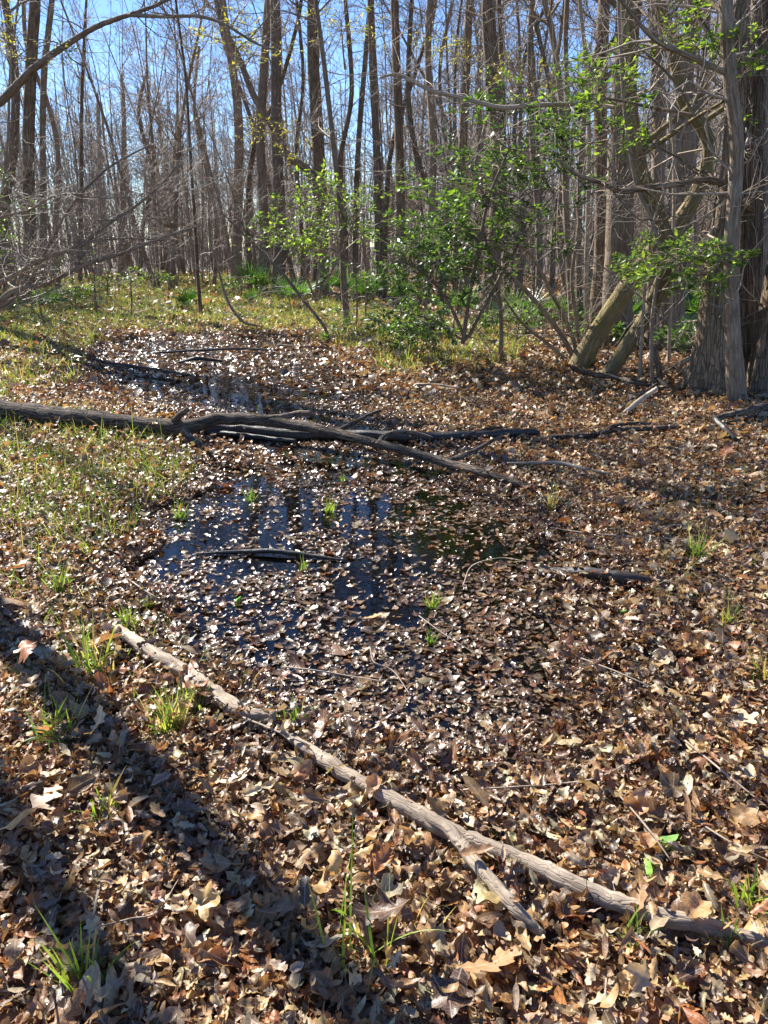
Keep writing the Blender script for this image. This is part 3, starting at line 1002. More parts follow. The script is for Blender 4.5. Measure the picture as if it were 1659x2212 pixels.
# ------------------------------------------------------------------ standing trees drawn after the photograph
def hero(name, label, mat, stems, cat='tree', top=15.0, limbs=8, twigs=10, group=None, lobes=0, lobe_h=.5, sides=12, lump=.05, Y=None, limb_paths=(), fol=None, lean=0.0, tall=True, crown_l=2.6, sub=3):
    """stems: (pixel points from the foot up, widths in pixels). Above the frame a stem runs on to its full height."""
    p0 = stems[0][0][0]
    gx_, gy_ = G(*p0)
    if Y is not None:
        gx_, gy_ = AT(p0[0], p0[1], Y)[:2]
    base = np.array([gx_, gy_, gz(gx_, gy_)])
    tb, cb = Buf(), Buf()
    lb = []
    for si, st in enumerate(stems):
        pts, ws = st[0], st[1]
        yy = st[2] if len(st) > 2 else gy_
        P = []
        R = []
        ys = np.linspace(yy, yy + lean, len(pts)) if np.ndim(yy) == 0 else yy
        for (px, py), yk in zip(pts, ys):
            q = AT(px, py, yk); P.append(q)
        wi = np.interp(np.linspace(0, 1, len(pts)), np.linspace(0, 1, len(ws)), ws)
        R = [w / 2 / F * depth_of(q) for w, q in zip(wi, P)]
        if si == 0 or P[0][2] < .15:
            P[0][2] = min(P[0][2], gz(P[0][0], P[0][1])) - .08
        nvis = len(P)
        if tall and P[-1][2] < top - 2 and pts[-1][1] < 60:
            dd = unit(P[-1] - P[-2]); q = P[-1].copy(); r = R[-1]; k = 5
            stepl = (top - q[2]) / k
            for a in range(k):
                dd = unit(dd + np.array([0, 0, .35]) + rng.normal(0, .07, 3)); q = q + dd * stepl; P.append(q.copy()); R.append(r * (1 - (a + 1) / (k + .6)))
        per = 5
        C = catmull(P, per)
        RR = np.interp(np.linspace(0, len(P) - 1, len(C)), np.arange(len(P)), R)
        tube(tb, C, RR, sides, lump, lobes if si == 0 else 0, lobe_h, seed=int(U(1, 9999)))
        zt = C[-1, 2]
        # crown limbs in the upper part, small dead twigs lower down
        if tall and zt > top - 3:
            for k in range(max(2, limbs // len(stems))):
                f = U(.45, .97); i = int(f * (len(C) - 2))
                a = U(0, 6.28); sl = U(.25, .9)
                dv = np.array([math.cos(a), math.sin(a), sl])
                grow([tb, cb], C[i], dv, crown_l * U(.6, 1.2) * (1.15 - f * .5), min(RR[i] * U(.35, .55), .045), 1, sub, (0, 6, 5, 4))
        for k in range(max(1, twigs // len(stems))):
            i = int(U(.12, min(nvis * per / len(C), .95)) * (len(C) - 2))
            a = U(0, 6.28)
            grow([tb, cb], C[i], np.array([math.cos(a), math.sin(a), U(-.1, .8)]), U(.5, 1.5), min(RR[i] * .25, .014), 2, 3, (0, 0, 6, 4), wander=.25)
    e = empty(name, base)
    tag(e, label, cat, group)
    shift(tb, base).build('trunk', mat, e)
    if cb.n:
        shift(cb, base).build('crown', M_TWIG, e)
    for pts, ws, ys in limb_paths:
        P = np.array([AT(px, py, y) for (px, py), y in zip(pts, ys)])
        C = catmull(P, 6)
        wi = np.interp(np.linspace(0, 1, len(C)), np.linspace(0, 1, len(ws)), ws)
        RR = np.array([w / 2 / F * depth_of(q) for w, q in zip(wi, C)])
        b = Buf(); b2 = b
        C2 = C + rng.normal(0, 1, C.shape) * RR[:, None] * .08
        tube(b, C2, RR, 9, .04, seed=int(U(1, 999)))
        for k in range(12):
            i = int(U(.15, .97) * (len(C) - 2))
            grow([b, b2], C[i], rng.normal(0, 1, 3) + np.array([0, 0, .3]), U(.5, 1.4), min(RR[i] * .4, .012), 2, 3, (0, 0, 6, 4), wander=.25)
        o = shift(b, base).build('limb', mat, e)
    return e


# right-hand group
hero('leaning_tree', 'mossy leaning tree with two thick crossed stems growing from one foot', M_MOSSY,
     [([(1240, 806), (1276, 742), (1326, 664), (1386, 578), (1436, 512), (1486, 452), (1520, 380), (1533, 320), (1512, 268), (1475, 215), (1458, 125), (1440, 50), (1425, 0)], [48, 42, 40, 40, 38, 34, 32, 30, 28, 26, 25, 25, 24]),
      ([(1290, 838), (1335, 776), (1390, 695), (1432, 615), (1444, 545), (1418, 460), (1386, 385), (1372, 310), (1362, 240), (1355, 100), (1350, 0)], [40, 34, 33, 33, 34, 36, 36, 34, 32, 30, 26], 9.1),
      ([(1405, 650), (1432, 580), (1464, 492)], [18, 14, 5], 9.0)],
     top=13, twigs=22, lobes=5, lobe_h=.4, limbs=8)
hero('broad_tree', 'broad straight grey brown trunk behind the leaning tree', M_BARK,
     [([(1335, 760), (1333, 620), (1338, 500), (1340, 380), (1345, 250), (1352, 100), (1362, 0)], [74, 62, 58, 54, 50, 50, 50])], top=17, lobes=5, lobe_h=.6, twigs=10)
hero('forest_tree', 'dark upright trunk just left of the broad grey one', M_BARKFUR,
     [([(1288, 745), (1290, 650), (1298, 560), (1300, 450), (1297, 300), (1296, 150), (1305, 0)], [40, 32, 30, 30, 28, 27, 25])], top=16)
hero('forest_tree', 'tall trunk forking low with thick brown bark standing right of the leaning tree', M_BARK,
     [([(1450, 772), (1458, 640), (1468, 520), (1478, 400), (1480, 250), (1478, 150), (1505, 30), (1515, -20)], [56, 46, 46, 44, 42, 40, 38, 36]),
      ([(1478, 200), (1450, 110), (1425, 30), (1410, -20)], [30, 28, 26, 24])], top=16)
hero('forest_tree', 'smooth grey trunk seen between the crossed stems and the forked tree', M_BARK,
     [([(1408, 760), (1412, 600), (1420, 420), (1424, 250), (1418, 100), (1412, 0)], [34, 30, 29, 29, 27, 25])], top=16)
hero('great_tree', 'thick straight trunk with long furrows behind the slender front one at the right edge', M_BARKFUR,
     [([(1618, 850), (1616, 760), (1617, 640), (1620, 500), (1622, 380), (1625, 250), (1633, 120), (1646, 0)], [96, 58, 52, 50, 50, 48, 45, 42], 8.6)],
     top=17, lobes=6, lobe_h=.4, sides=24, twigs=8, Y=8.6, limb_paths=[
         ([(1618, 450), (1570, 402), (1520, 388), (1460, 398), (1400, 405), (1340, 412), (1300, 395), (1250, 378), (1200, 342)], [20, 16, 14, 13, 13, 12, 10, 8, 5], [8.5, 8.2, 8.0, 7.9, 7.8, 7.8, 7.9, 8.0, 8.1])])
hero('furrowed_tree', 'rough furrowed trunk with buttressed foot leaning behind the slender front one', M_BARKFUR,
     [([(1528, 856), (1536, 770), (1544, 670), (1553, 560), (1568, 450), (1582, 340), (1592, 200), (1602, 60), (1606, -20)], [118, 74, 60, 52, 44, 40, 37, 34, 32], 8.2)],
     top=16, lobes=5, lobe_h=.3, sides=24, twigs=10, Y=8.2)
hero('slender_tree', 'slender grey brown trunk standing close in front of the great furrowed one', M_BARK,
     [([(1598, 872), (1585, 760), (1578, 620), (1582, 480), (1590, 380), (1592, 300), (1580, 200), (1572, 100), (1568, 0)], [44, 34, 32, 30, 30, 29, 29, 28, 28])], top=14, twigs=10, Y=7.6)
hero('forest_tree', 'dark leaning trunk cut off by the right edge of the picture', M_BARKFUR,
     [([(1650, 862), (1660, 760), (1678, 640), (1700, 480), (1730, 300), (1760, 100), (1790, -40)], [90, 64, 56, 52, 50, 48, 46])], top=15, lobes=5)
hero('forest_tree', 'upper right thick trunk behind the great furrowed one', M_BARK,
     [([(1625, 790), (1628, 600), (1640, 400), (1640, 250), (1636, 100), (1642, 0)], [62, 54, 50, 48, 46, 44])], top=16)
hero('slender_tree', 'thin grey pole tree rising left of the leaning tree', M_TWIG,
     [([(1268, 752), (1266, 600), (1270, 450), (1272, 300), (1266, 150), (1252, 0)], [12, 10, 10, 10, 9, 9])], top=9, limbs=4, twigs=8, sides=7)
hero('forest_tree', 'slim dark trunk leaning out at the top left of the grey pole', M_BARK,
     [([(1240, 735), (1232, 620), (1224, 480), (1218, 320), (1208, 180), (1190, 60), (1175, 0)], [18, 15, 14, 14, 14, 13, 12])], top=12, sides=8)
hero('forest_tree', 'pair of slim trunks beside the glossy evergreen', M_BARK,
     [([(1256, 728), (1250, 600), (1252, 420), (1262, 250), (1290, 100), (1312, 0)], [16, 14, 13, 12, 12, 11]),
      ([(1245, 700), (1210, 560), (1212, 400), (1225, 250), (1222, 100), (1225, 0)], [12, 12, 12, 12, 11, 11])], top=12, sides=8)
hero('forest_tree', 'thick straight furrowed trunk rising behind the glossy evergreen', M_BARKFUR,
     [([(1052, 702), (1060, 600), (1074, 450), (1074, 300), (1064, 150), (1055, 0)], [42, 36, 33, 32, 31, 30])], top=18, lobes=5, limbs=10)
hero('many_stemmed_shrub', 'bare shrub of slanting stems fanning left from the leaning tree foot', M_BARK,
     [([(1252, 790), (1225, 745), (1180, 680), (1130, 622), (1090, 585), (1060, 560)], [13, 11, 11, 10, 8, 4]),
      ([(1255, 785), (1232, 715), (1190, 630), (1150, 555), (1120, 530)], [12, 9, 9, 7, 4]),
      ([(1262, 780), (1245, 690), (1235, 600), (1250, 480), (1240, 420)], [11, 9, 8, 6, 3]),
      ([(1240, 780), (1180, 740), (1130, 700), (1085, 640)], [9, 8, 6, 3])], cat='shrub', tall=False, twigs=40, sides=7)
hero('hanging_vine', 'pale woody vine hanging down in front of the leaning tree', M_TWIG,
     [([(1412, 832), (1408, 700), (1424, 560), (1405, 470), (1375, 400), (1350, 250), (1340, 100), (1335, -20)], [9, 8, 8, 7, 7, 7, 7, 7])], cat='vine', tall=False, twigs=14, sides=6, Y=8.4)
hero('hanging_vine', 'thin curved vine crossing the crossed stems of the leaning tree', M_TWIG,
     [([(1386, 800), (1392, 640), (1412, 480), (1440, 400), (1480, 270), (1530, 140), (1560, -20)], [9, 6, 5, 5, 5, 5, 5])], cat='vine', tall=False, twigs=14, sides=6, Y=8.6)
hero('broken_stump', 'thin rotten reddish stump standing in leaves beside the vine', M_BARKFUR,
     [([(1428, 850), (1424, 800), (1416, 765), (1412, 750)], [16, 14, 15, 8])], cat='stump', tall=False, twigs=1, sides=9)
hero('young_tree', 'short thin sapling standing alone in the sunny leaves', M_BARK,
     [([(1078, 792), (1083, 720), (1078, 640), (1060, 560), (1040, 480), (1035, 420)], [11, 9, 8, 7, 5, 3])], cat='sapling', tall=False, twigs=14, sides=7)

# middle
hero('forest_tree', 'slim straight trunk standing alone at the back edge of the grass', M_BARK,
     [([(752, 714), (742, 600), (736, 460), (722, 330), (705, 180), (690, 60), (682, 0)], [17, 14, 13, 12, 11, 10, 10])], top=12, sides=9, twigs=18)
hero('arching_tree', 'dark tree whose trunk arches over to the upper left', M_BARKFUR,
     [([(700, 650), (698, 560), (690, 450), (668, 372), (622, 338), (588, 272), (550, 210), (522, 140), (500, 90), (478, 40), (462, -20)], [24, 22, 20, 18, 16, 15, 14, 13, 12, 11, 10])], top=11, twigs=26, sides=9)
MIDS = [
    ('thick dark trunk at the back of the clearing right of the thin dark pole', [(508, 628), (512, 500), (516, 330), (512, 220), (496, 110), (480, 0)], [26, 22, 20, 19, 17, 16], 21),
    ('brown double looking trunk in the middle of the tree line', [(566, 636), (570, 480), (562, 300), (572, 120), (580, 0)], [25, 22, 20, 19, 18], 20),
    ('heavy straight trunk right of the middle of the tree line', [(600, 640), (605, 470), (597, 300), (596, 100), (594, 0)], [30, 26, 24, 23, 22], 19),
    ('thick dark trunk behind the sunlit light green bush', [(686, 636), (694, 470), (686, 300), (676, 120), (674, 0)], [36, 30, 27, 26, 24], 19),
    ('slim trunk leaning right behind the light green bush', [(770, 640), (768, 500), (775, 300), (790, 120), (800, 0)], [14, 12, 12, 11, 10], 17),
    ('pair of straight grey trunks left of the evergreen', [(872, 660), (866, 500), (862, 300), (856, 120), (852, 0)], [24, 21, 20, 18, 18], 17),
    ('straight brown trunk rising through the left side of the evergreen', [(920, 670), (930, 500), (936, 300), (925, 140), (930, 0)], [20, 18, 17, 16, 15], 17),
    ('tall trunk behind the middle of the evergreen', [(985, 676), (990, 500), (1000, 300), (1008, 130), (1015, 0)], [26, 22, 20, 18, 18], 17),
    ('dark slim trunk right of the furrowed trunk behind the evergreen', [(1098, 690), (1090, 520), (1088, 300), (1082, 100), (1078, 0)], [14, 13, 12, 11, 10], 15),
    ('mid grey trunk between the evergreen and the slim pair', [(1160, 700), (1165, 520), (1150, 300), (1145, 120), (1150, 0)], [16, 14, 13, 12, 12], 16),
    ('distant brown trunk beneath the evergreen spray', [(826, 655), (818, 500), (815, 350), (805, 150), (800, 0)], [20, 18, 17, 15, 14], 17),
]
for lab, pts, ws, top in MIDS:
    hero('forest_tree', lab, M_BARKFUR if U() < .5 else M_BARK, [(pts, ws)], top=top * .9, sides=9, twigs=16, limbs=9, group='tall trees of the wood beyond the clearing')

for lab, pts, w in [
    ('thin trunk bowing left above the bent sapling', [(640, 622), (604, 480), (576, 380), (540, 250), (492, 120), (468, 10)], 10),
    ('thin trunk leaning right at its top beside the brown trunk left of the evergreen', [(830, 652), (834, 450), (850, 300), (900, 150), (942, 0)], 10),
    ('sinuous slim trunk behind the upper part of the evergreen', [(1010, 660), (1000, 450), (962, 300), (950, 150), (978, 0)], 9),
    ('slim trunk bending right over the evergreen', [(1120, 668), (1130, 450), (1110, 300), (1132, 130), (1182, 0)], 10),
    ('short leaning trunk at the back of the clearing under the long grey limb', [(300, 612), (310, 480), (330, 380), (300, 250), (318, 150)], 9),
    ('slim trunk just right of the thin dark pole leaning toward it', [(462, 622), (468, 480), (442, 350), (420, 230), (430, 100)], 8),
    ('slim brown trunk left of the pair beside the evergreen', [(1190, 700), (1195, 520), (1215, 350), (1190, 200), (1160, 60), (1150, -10)], 11),
    ('slim trunk crossing behind the arching dark tree', [(540, 632), (535, 480), (546, 330), (600, 200), (640, 60), (652, -10)], 10),
    ('gently curved trunk left of the tall one behind the evergreen', [(950, 662), (955, 500), (904, 350), (882, 200), (890, -10)], 12),
    ('dark twisted trunk right of the slimmer left trunk', [(126, 628), (120, 500), (126, 350), (108, 240), (60, 110), (50, 0)], 11),
    ('straight thin trunk right of the slim one on the grass', [(742, 642), (746, 500), (735, 350), (760, 200), (745, -10)], 12),
    ('thin forked looking trunk in front of the middle trunks', [(655, 632), (650, 470), (640, 330), (655, 170), (640, -10)], 9)]:
    hero('forest_tree', lab, M_BARKFUR if U() < .5 else M_BARK, [(pts, [w * 1.25, w, w * .9, w * .8])], top=13, sides=7, twigs=20, limbs=6, group='tall trees of the wood beyond the clearing')

# left
hero('forest_tree', 'sturdy straight trunk with flared foot at the left of the clearing', M_BARKFUR,
     [([(56, 668), (62, 600), (65, 500), (62, 300), (70, 100), (76, 0)], [40, 27, 25, 24, 23, 22])], top=16, lobes=5, lobe_h=.4, twigs=16)
hero('forest_tree', 'slimmer trunk just right of the sturdy flared one', M_BARK,
     [([(92, 632), (94, 480), (92, 300), (96, 150), (112, 0)], [17, 14, 13, 13, 12])], top=14, twigs=14)
hero('forest_tree', 'dark trunk at the left edge leaning right', M_BARKFUR,
     [([(-6, 640), (2, 520), (14, 420), (28, 330), (34, 200), (24, 80), (10, 0)], [26, 22, 20, 19, 17, 16, 15])], top=14, twigs=14)
hero('forest_tree', 'thin straight dark trunk in front of the blue gap of sky', M_BARKFUR,
     [([(172, 618), (175, 450), (176, 330), (177, 200), (183, 60), (188, -20)], [10, 9, 8, 7, 6, 5])], top=11, limbs=5, twigs=14)
hero('dead_snag', 'bare broken topped dead trunk in the blue gap of sky', M_PALE,
     [([(215, 612), (216, 450), (214, 300), (212, 235), (211, 200)], [12, 11, 9, 8, 3])], cat='dead tree', tall=False, twigs=6)
hero('forest_tree', 'short dark leaning trunk at the back of the clearing', M_BARKFUR,
     [([(356, 606), (362, 540), (374, 480), (372, 400), (380, 300), (385, 200)], [20, 16, 14, 10, 7, 4])], tall=False, twigs=24)
hero('forest_tree', 'bushy topped trunk in the middle of the blue gap', M_BARK,
     [([(262, 612), (265, 450), (268, 300), (266, 200), (262, 160)], [17, 14, 11, 7, 3])], tall=False, twigs=50)
hero('thin_pole_sapling', 'very thin straight dark pole of a sapling at the far end of the puddle', M_BARKFUR,
     [([(435, 692), (428, 600), (421, 480), (411, 330), (402, 180), (390, 80), (377, -20)], [10, 8, 7, 6.5, 6, 6, 5])], cat='sapling', tall=False, twigs=7, sides=7)
hero('leaning_shrub', 'bare grey shrub leaning low from the left edge with a haze of fine twigs', M_BARK,
     [([(-90, 690), (0, 655), (50, 622), (100, 614), (175, 575), (240, 555), (310, 530), (375, 505), (440, 485)], [18, 15, 12, 9, 8, 7, 6, 5, 3]),
      ([(-60, 640), (40, 590), (90, 560), (175, 530), (225, 490), (300, 440), (365, 380), (400, 330)], [12, 11, 9, 8, 7, 6, 5, 2]),
      ([(-40, 690), (50, 625), (100, 540), (150, 450), (225, 370), (300, 325), (360, 300)], [10, 9, 7, 6, 5, 4, 2]),
      ([(-60, 500), (0, 470), (60, 455), (130, 420), (210, 428), (280, 425)], [7, 6, 5, 4, 3, 2]),
      ([(100, 560), (190, 525), (280, 515), (360, 520)], [6, 5, 4, 2])], cat='shrub', tall=False, twigs=210, sides=7, Y=10.5)
hero('wide_limbed_tree', 'tree beyond the left edge sending a long grey limb arching overhead', M_BARK,
     [([(-205, 735), (-203, 600), (-198, 400), (-192, 200), (-188, 0)], [48, 36, 33, 31, 30])], top=15, lobes=5, limbs=8, Y=14.4,
     limb_paths=[([(-196, 350), (-90, 285), (0, 220), (60, 160), (110, 120), (170, 80), (225, 50), (280, 32), (340, 10), (400, -20)], [22, 20, 18, 16, 14, 12, 11, 9, 7, 5], [14.4, 13.8, 13.3, 13.0, 12.8, 12.6, 12.4, 12.2, 12.0, 12.0]),
                 ([(278, 32), (350, 36), (425, 35), (480, 50), (550, 92), (600, 110)], [9, 7, 7, 6, 5, 3], [12.2, 12.0, 11.9, 11.8, 11.7, 11.6])])
hero('bent_sapling', 'thin bowed sapling leaning left over the grass beside the slim trunk', M_BARK,
     [([(715, 738), (700, 705), (665, 660), (638, 625), (610, 590), (580, 560), (520, 500), (470, 450)], [8, 7, 7, 7, 6, 5, 4, 2])], cat='sapling', tall=False, twigs=22, sides=7)
hero('bent_sapling', 'low bowed stem curving up from the grass behind the far puddle', M_BARK,
     [([(600, 722), (560, 705), (525, 695), (492, 650), (470, 575), (452, 510), (450, 430)], [5, 5, 6, 6, 5, 4, 2])], cat='sapling', tall=False, twigs=16, sides=7)
hero('branch_across', 'long thin grey limb reaching across in front of the trees from the right', M_TWIG,
     [([(1520, 232), (1450, 240), (1330, 232), (1250, 225), (1150, 228), (1080, 232), (1000, 212), (930, 195), (862, 162), (820, 168)], [8, 8, 9, 9, 10, 10, 9, 8, 7, 4], [9.6] * 10)], cat='branch', tall=False, twigs=34, sides=7, Y=9.6)
SAP = [(210, 685, 205, 560), (283, 690, 280, 600), (257, 628, 257, 560), (770, 712, 765, 560), (790, 705, 800, 540), (958, 745, 940, 690), (975, 742, 990, 640), (1110, 760, 1130, 640), (1385, 812, 1392, 690), (100, 708, 84, 640)]
SAPL = ['thin dead stem in the grass at the left of the clearing', 'thin dead stem left of the thin dark pole', 'small stem at the back of the clearing under the blue gap', 'thin stem beside the slim straight trunk',
        'second thin stem right of the slim straight trunk', 'crooked little stem below the evergreen', 'thin forked stem at the foot of the evergreen', 'thin stem before the fan of slanting stems',
        'grey thin stem behind the crossed stems', 'small bowed dark stem below the flared trunk']
for (a, b_, c_, d_), lab in zip(SAP, SAPL):
    hero('thin_sapling', lab, M_BARK, [([(a, b_), ((a + c_) / 2 + U(-5, 5), (b_ + d_) / 2), (c_, d_)], [5.5, 4, 2])], cat='sapling', tall=False, twigs=6, sides=6)

# trees beyond the left edge of the view; their shadows cross the litter
for (x, y, r, h), lab in zip([(-3.78, 5.0, .10, 12), (-4.75, 5.6, .10, 11), (-11.2, 14.8, .12, 14)],
                             ['near trunk beyond the left edge shading the foreground leaves',
                              'thin near trunk beyond the left edge beside a thicker one',
                              'far mid sized trunk beyond the left edge behind the wide limbed tree']):
    base = np.array([x, y, gz(x, y)])
    P = [base * 0 + (0, 0, -.1)]
    for k in range(7):
        P.append(P[-1] + np.array([rng.normal(0, .03), rng.normal(0, .03), h / 7]))
    C = catmull(P, 4); RR = r * np.linspace(1.15, .15, len(C))
    tb, cb = Buf(), Buf()
    tube(tb, C, RR, 10, .05, 5, .5, seed=3)
    for k in range(12 if y > 8 else 9):
        f = U(.4, .97) if y > 8 else U(.52, .97); i = int(f * (len(C) - 2)); a = U(0, 6.28)
        grow([tb, cb], C[i], (math.cos(a), math.sin(a), U(.3, .9)), U(1.5, 3), RR[i] * .4, 1, 3, (0, 5, 4, 3))
    e = empty('forest_tree', base); tag(e, lab, 'tree')
    tb.build('trunk', M_BARK, e); cb.build('crown', M_TWIG, e)
# a high tree whose long boughs reach over the clearing above the top of the view and dapple the right bank
base = np.array([-9.4, 16.4, gz(-9.4, 16.4)])
tb, cb = Buf(), Buf()
C = catmull([(0, 0, -.1), (.1, 0, 4), (0, .1, 8), (.15, 0, 12), (.3, -.1, 15)], 6)
tube(tb, C, .2 * np.linspace(1.2, .2, len(C)), 10, .05, 5, .5, seed=4)
for i, dv, ln in ((11, (1, -.85, .12), 8), (12, (1, -.5, .15), 7), (14, (.9, -.95, .1), 7.5), (16, (1, -.75, .2), 7), (18, (.6, -1, .2), 6), (20, (1, -.2, .3), 5), (21, (.3, .6, .8), 3),
                  (12, (.8, -.95, .08), 8)):
    grow([tb, cb], C[i], dv, ln, .06, 0, 3, (9, 6, 5, 4), up=.02, wander=.10)
e = empty('forest_tree', base); tag(e, 'tall spreading tree at the left whose high boughs dapple the right bank', 'tree')
tb.build('trunk', M_BARK, e); cb.build('crown', M_TWIG, e)
print('heroes', time.time() - T0)


# ------------------------------------------------------------------ the wood: a few kinds of slender tree, copied one by one
def template(h, r, kind):
    tb, cb = Buf(), Buf()
    nst = 2 if kind == 'double' else 1
    for s in range(nst):
        P = [np.array([.12 * s, 0, -.1])]; bend = rng.normal(0, .022, 2)
        d = unit(np.array([rng.normal(0, .06) + (.14 if s else 0), rng.normal(0, .06), 1]))
        for k in range(8):
            d = unit(d + rng.normal(0, .065, 3) + np.array([bend[0], bend[1], .04])); P.append(P[-1] + d * h / 8)
        C = catmull(P, 3); RR = (r * (.8 if s else 1)) * np.linspace(1, .12, len(C)); RR[0] *= 1.35; RR[1] *= 1.12
        tube(tb, C, RR, 7, .04, cap=False)
        nl = {'slim': 22, 'double': 15, 'full': 30, 'pole': 16}[kind]
        for k in range(nl):
            f = U(.14, .98); i = int(f * (len(C) - 2)); a = U(0, 6.28)
            grow([tb, cb], C[i], (math.cos(a), math.sin(a), U(.3, 1.3)), h * U(.10, .20) * (1.25 - .6 * f), RR[i] * U(.3, .5), 1, 3, (0, 6, 5, 4), rmin=.005)
    t = tb.build('trunk', M_BARK); c = cb.build('crown', M_TWIG)
    return t, c


KINDS = [('slim', 13, .075, 'slender straight bare tree'), ('full', 14, .105, 'bare many branched tree'),
         ('double', 12, .065, 'bare twin stemmed tree'), ('pole', 11, .042, 'thin bare pole tree')]
TPL = []
for kind, h, r, lab in KINDS:
    for v in range(3 if kind != 'double' else 2):
        t, c = template(h * U(.85, 1.15), r * U(.8, 1.2), kind)
        t.hide_render = False
        TPL.append([t, c, lab, 'trees of the leafless wood: ' + kind, False])


def dup_tree(k, x, y, sc, rz):
    t, c, lab, grp, used = TPL[k]
    e = empty('forest_tree', (x, y, gz(x, y)), rz, sc)
    dep = depth_of((x, y, 0)); px = 829.5 + F * x / dep
    where = ('behind the leaning bare shrub' if px < 330 else 'behind the thin dark pole' if px < 560 else 'behind the light green bush' if px < 820
             else 'behind the glossy evergreen' if px < 1200 else 'behind the leaning mossy tree')
    lab = lab + (' at the near edge of the wood ' if y < 30 else ' midway into the wood ' if y < 45 else ' deep in the wood ') + where
    e.rotation_euler[0] = rng.normal(0, .045); e.rotation_euler[1] = rng.normal(0, .045) + (rng.choice([-.25, .25]) if U() < .07 else 0)
    tag(e, lab, 'tree', grp)
    for src in (t, c):
        if used:
            o = src.copy(); COL.objects.link(o)
        else:
            o = src
        o.parent = e
    TPL[k][4] = True


placed = []
TW = np.array([{'slim': 1.3, 'full': .55, 'double': 1.2, 'pole': 1.5}[t[3].split()[-1]] for t in TPL]); TW /= TW.sum()
count = 0
tries = 0
while count < 285 and tries < 20000:
    tries += 1
    if count < 48:
        y = U(17, 30)
    elif count < 150:
        y = U(26, 48)
    else:
        y = U(42, 72)
    x = U(-1, 1) * (.60 * y + 2)
    az = math.degrees(math.atan2(x, y))
    if y < 25 and x < -1.2 and x > -9:      # the clearing
        continue
    if -24 < az < -9 and y < 27:
        continue
    if any((x - a) ** 2 + (y - b_) ** 2 < (.9 if y < 30 else .6) for a, b_ in placed):
        continue
    placed.append((x, y))
    k = int(rng.choice(len(TPL), p=TW))
    sc = U(.8, 1.15)
    if -26 < az < -7:
        sc *= .92
    dup_tree(k, x, y, sc, U(0, 6.28))
    count += 1
for t, c, lab, g_, used in TPL:
    if not used:
        bpy.data.objects.remove(t); bpy.data.objects.remove(c)

# the far wood: trunks and branches that read as one mass
tb = Buf()
for k in range(750):
    y = U(65, 150); x = U(-1, 1) * (.62 * y + 3)
    az = math.degrees(math.atan2(x, y))
    h = U(11, 19)
    q = np.array([x, y, gz(x, y)])
    P = np.array([q, q + (rng.normal(0, .3), 0, h * .4), q + (rng.normal(0, .6), 0, h)])
    tube(tb, catmull(P, 2), np.linspace(.12, .03, 5) * U(.7, 1.4), 4, cap=False)
    for j in range(22):
        f = U(.15, 1); s = P[0] + (P[2] - P[0]) * f
        d = np.array([rng.normal(0, .6), rng.normal(0, .6), U(.3, 1)]) * U(1, 2.6)
        tube(tb, np.array([s, s + d * .6 + rng.normal(0, .1, 3), s + d]), np.array([.028, .02, .01]), 3, cap=False)
tag(tb.build('distant_woods', M_TWIG), 'far off leafless wood merging into a grey brown mass', 'woods', kind='stuff')
# brush of fine stems low between the far trees
tb = Buf()
for k in range(2500):
    y = U(22, 70); x = U(-1, 1) * (.60 * y + 2)
    az = math.degrees(math.atan2(x, y))
    if y < 30 and -24 < az < -1: continue
    q = np.array([x, y, gz(x, y)])
    d = np.array([rng.normal(0, .16), rng.normal(0, .16), 1]) * U(1.5, 4.5) * (2.2 if k % 5 == 0 else 1)
    P = np.array([q, q + d * .5 + rng.normal(0, .12, 3), q + d])
    tube(tb, P, np.array([.018, .013, .006]) * U(.7, 1.5), 3, cap=False)
    for j in range(5):
        f = U(.3, 1); s = P[0] + (P[2] - P[0]) * f
        e_ = np.array([rng.normal(0, .6), rng.normal(0, .6), U(.1, 1)]) * U(.4, 1.2)
        tube(tb, np.array([s, s + e_ * .5 + rng.normal(0, .05, 3), s + e_]), np.array([.008, .006, .004]), 3, cap=False)
tag(tb.build('leafless_brush', M_TWIG), 'thicket of fine leafless stems between the far trees', 'brush', kind='stuff')
print('wood', count, time.time() - T0)


# ------------------------------------------------------------------ evergreens and young green leaves
EV = strip_leaf(ell(.19), 5, 3, 0, True)
EV_W = strip_leaf(ell(.26), 4, 3, 0, True)


def green_cols(n, tone):
    base = {'dark': np.array([[.038, .075, .03], [.055, .10, .035], [.085, .145, .04], [.13, .21, .04]]),
            'light': np.array([[.10, .17, .03], [.15, .22, .04], [.07, .13, .03], [.20, .27, .06]]),
            'spring': np.array([[.30, .27, .05], [.22, .25, .06], [.36, .28, .07]])}[tone]
    c = base[rng.integers(0, len(base), n)] * U(.8, 1.25, (n, 1))
    return np.concatenate([c, U(0, .15, (n, 1))], 1)


def foliage(buf, tips, per, size, tone, flat=.5, tpl=None, k=.5):
    P = []; D = []
    for T in tips:
        n = rng.poisson(per)
        if n < 1: continue
        f = U(.1, 1.0, n) * (len(T) - 1); i = np.minimum(f.astype(int), len(T) - 2)
        P.append(T[i] + (T[i + 1] - T[i]) * (f - i)[:, None]); D.append(unit(T[-1] - T[0])[None].repeat(n, 0))
    if not P: return
    P = np.vstack(P); D = np.vstack(D); n = len(P)
    Y = D * .7 + rng.normal(0, .6, (n, 3)); Y[:, 2] = Y[:, 2] * flat
    Y /= np.linalg.norm(Y, axis=1)[:, None]
    Z = np.stack([rng.normal(0, flat, n), rng.normal(0, flat, n), np.ones(n)], 1)
    s = size * U(.6, 1.25, n)
    place(buf, tpl or EV, P + Y * (s * .5)[:, None], Y, Z, s, green_cols(n, tone), U(.2, 1.3, n), U(.5, 2.5, n), .02)


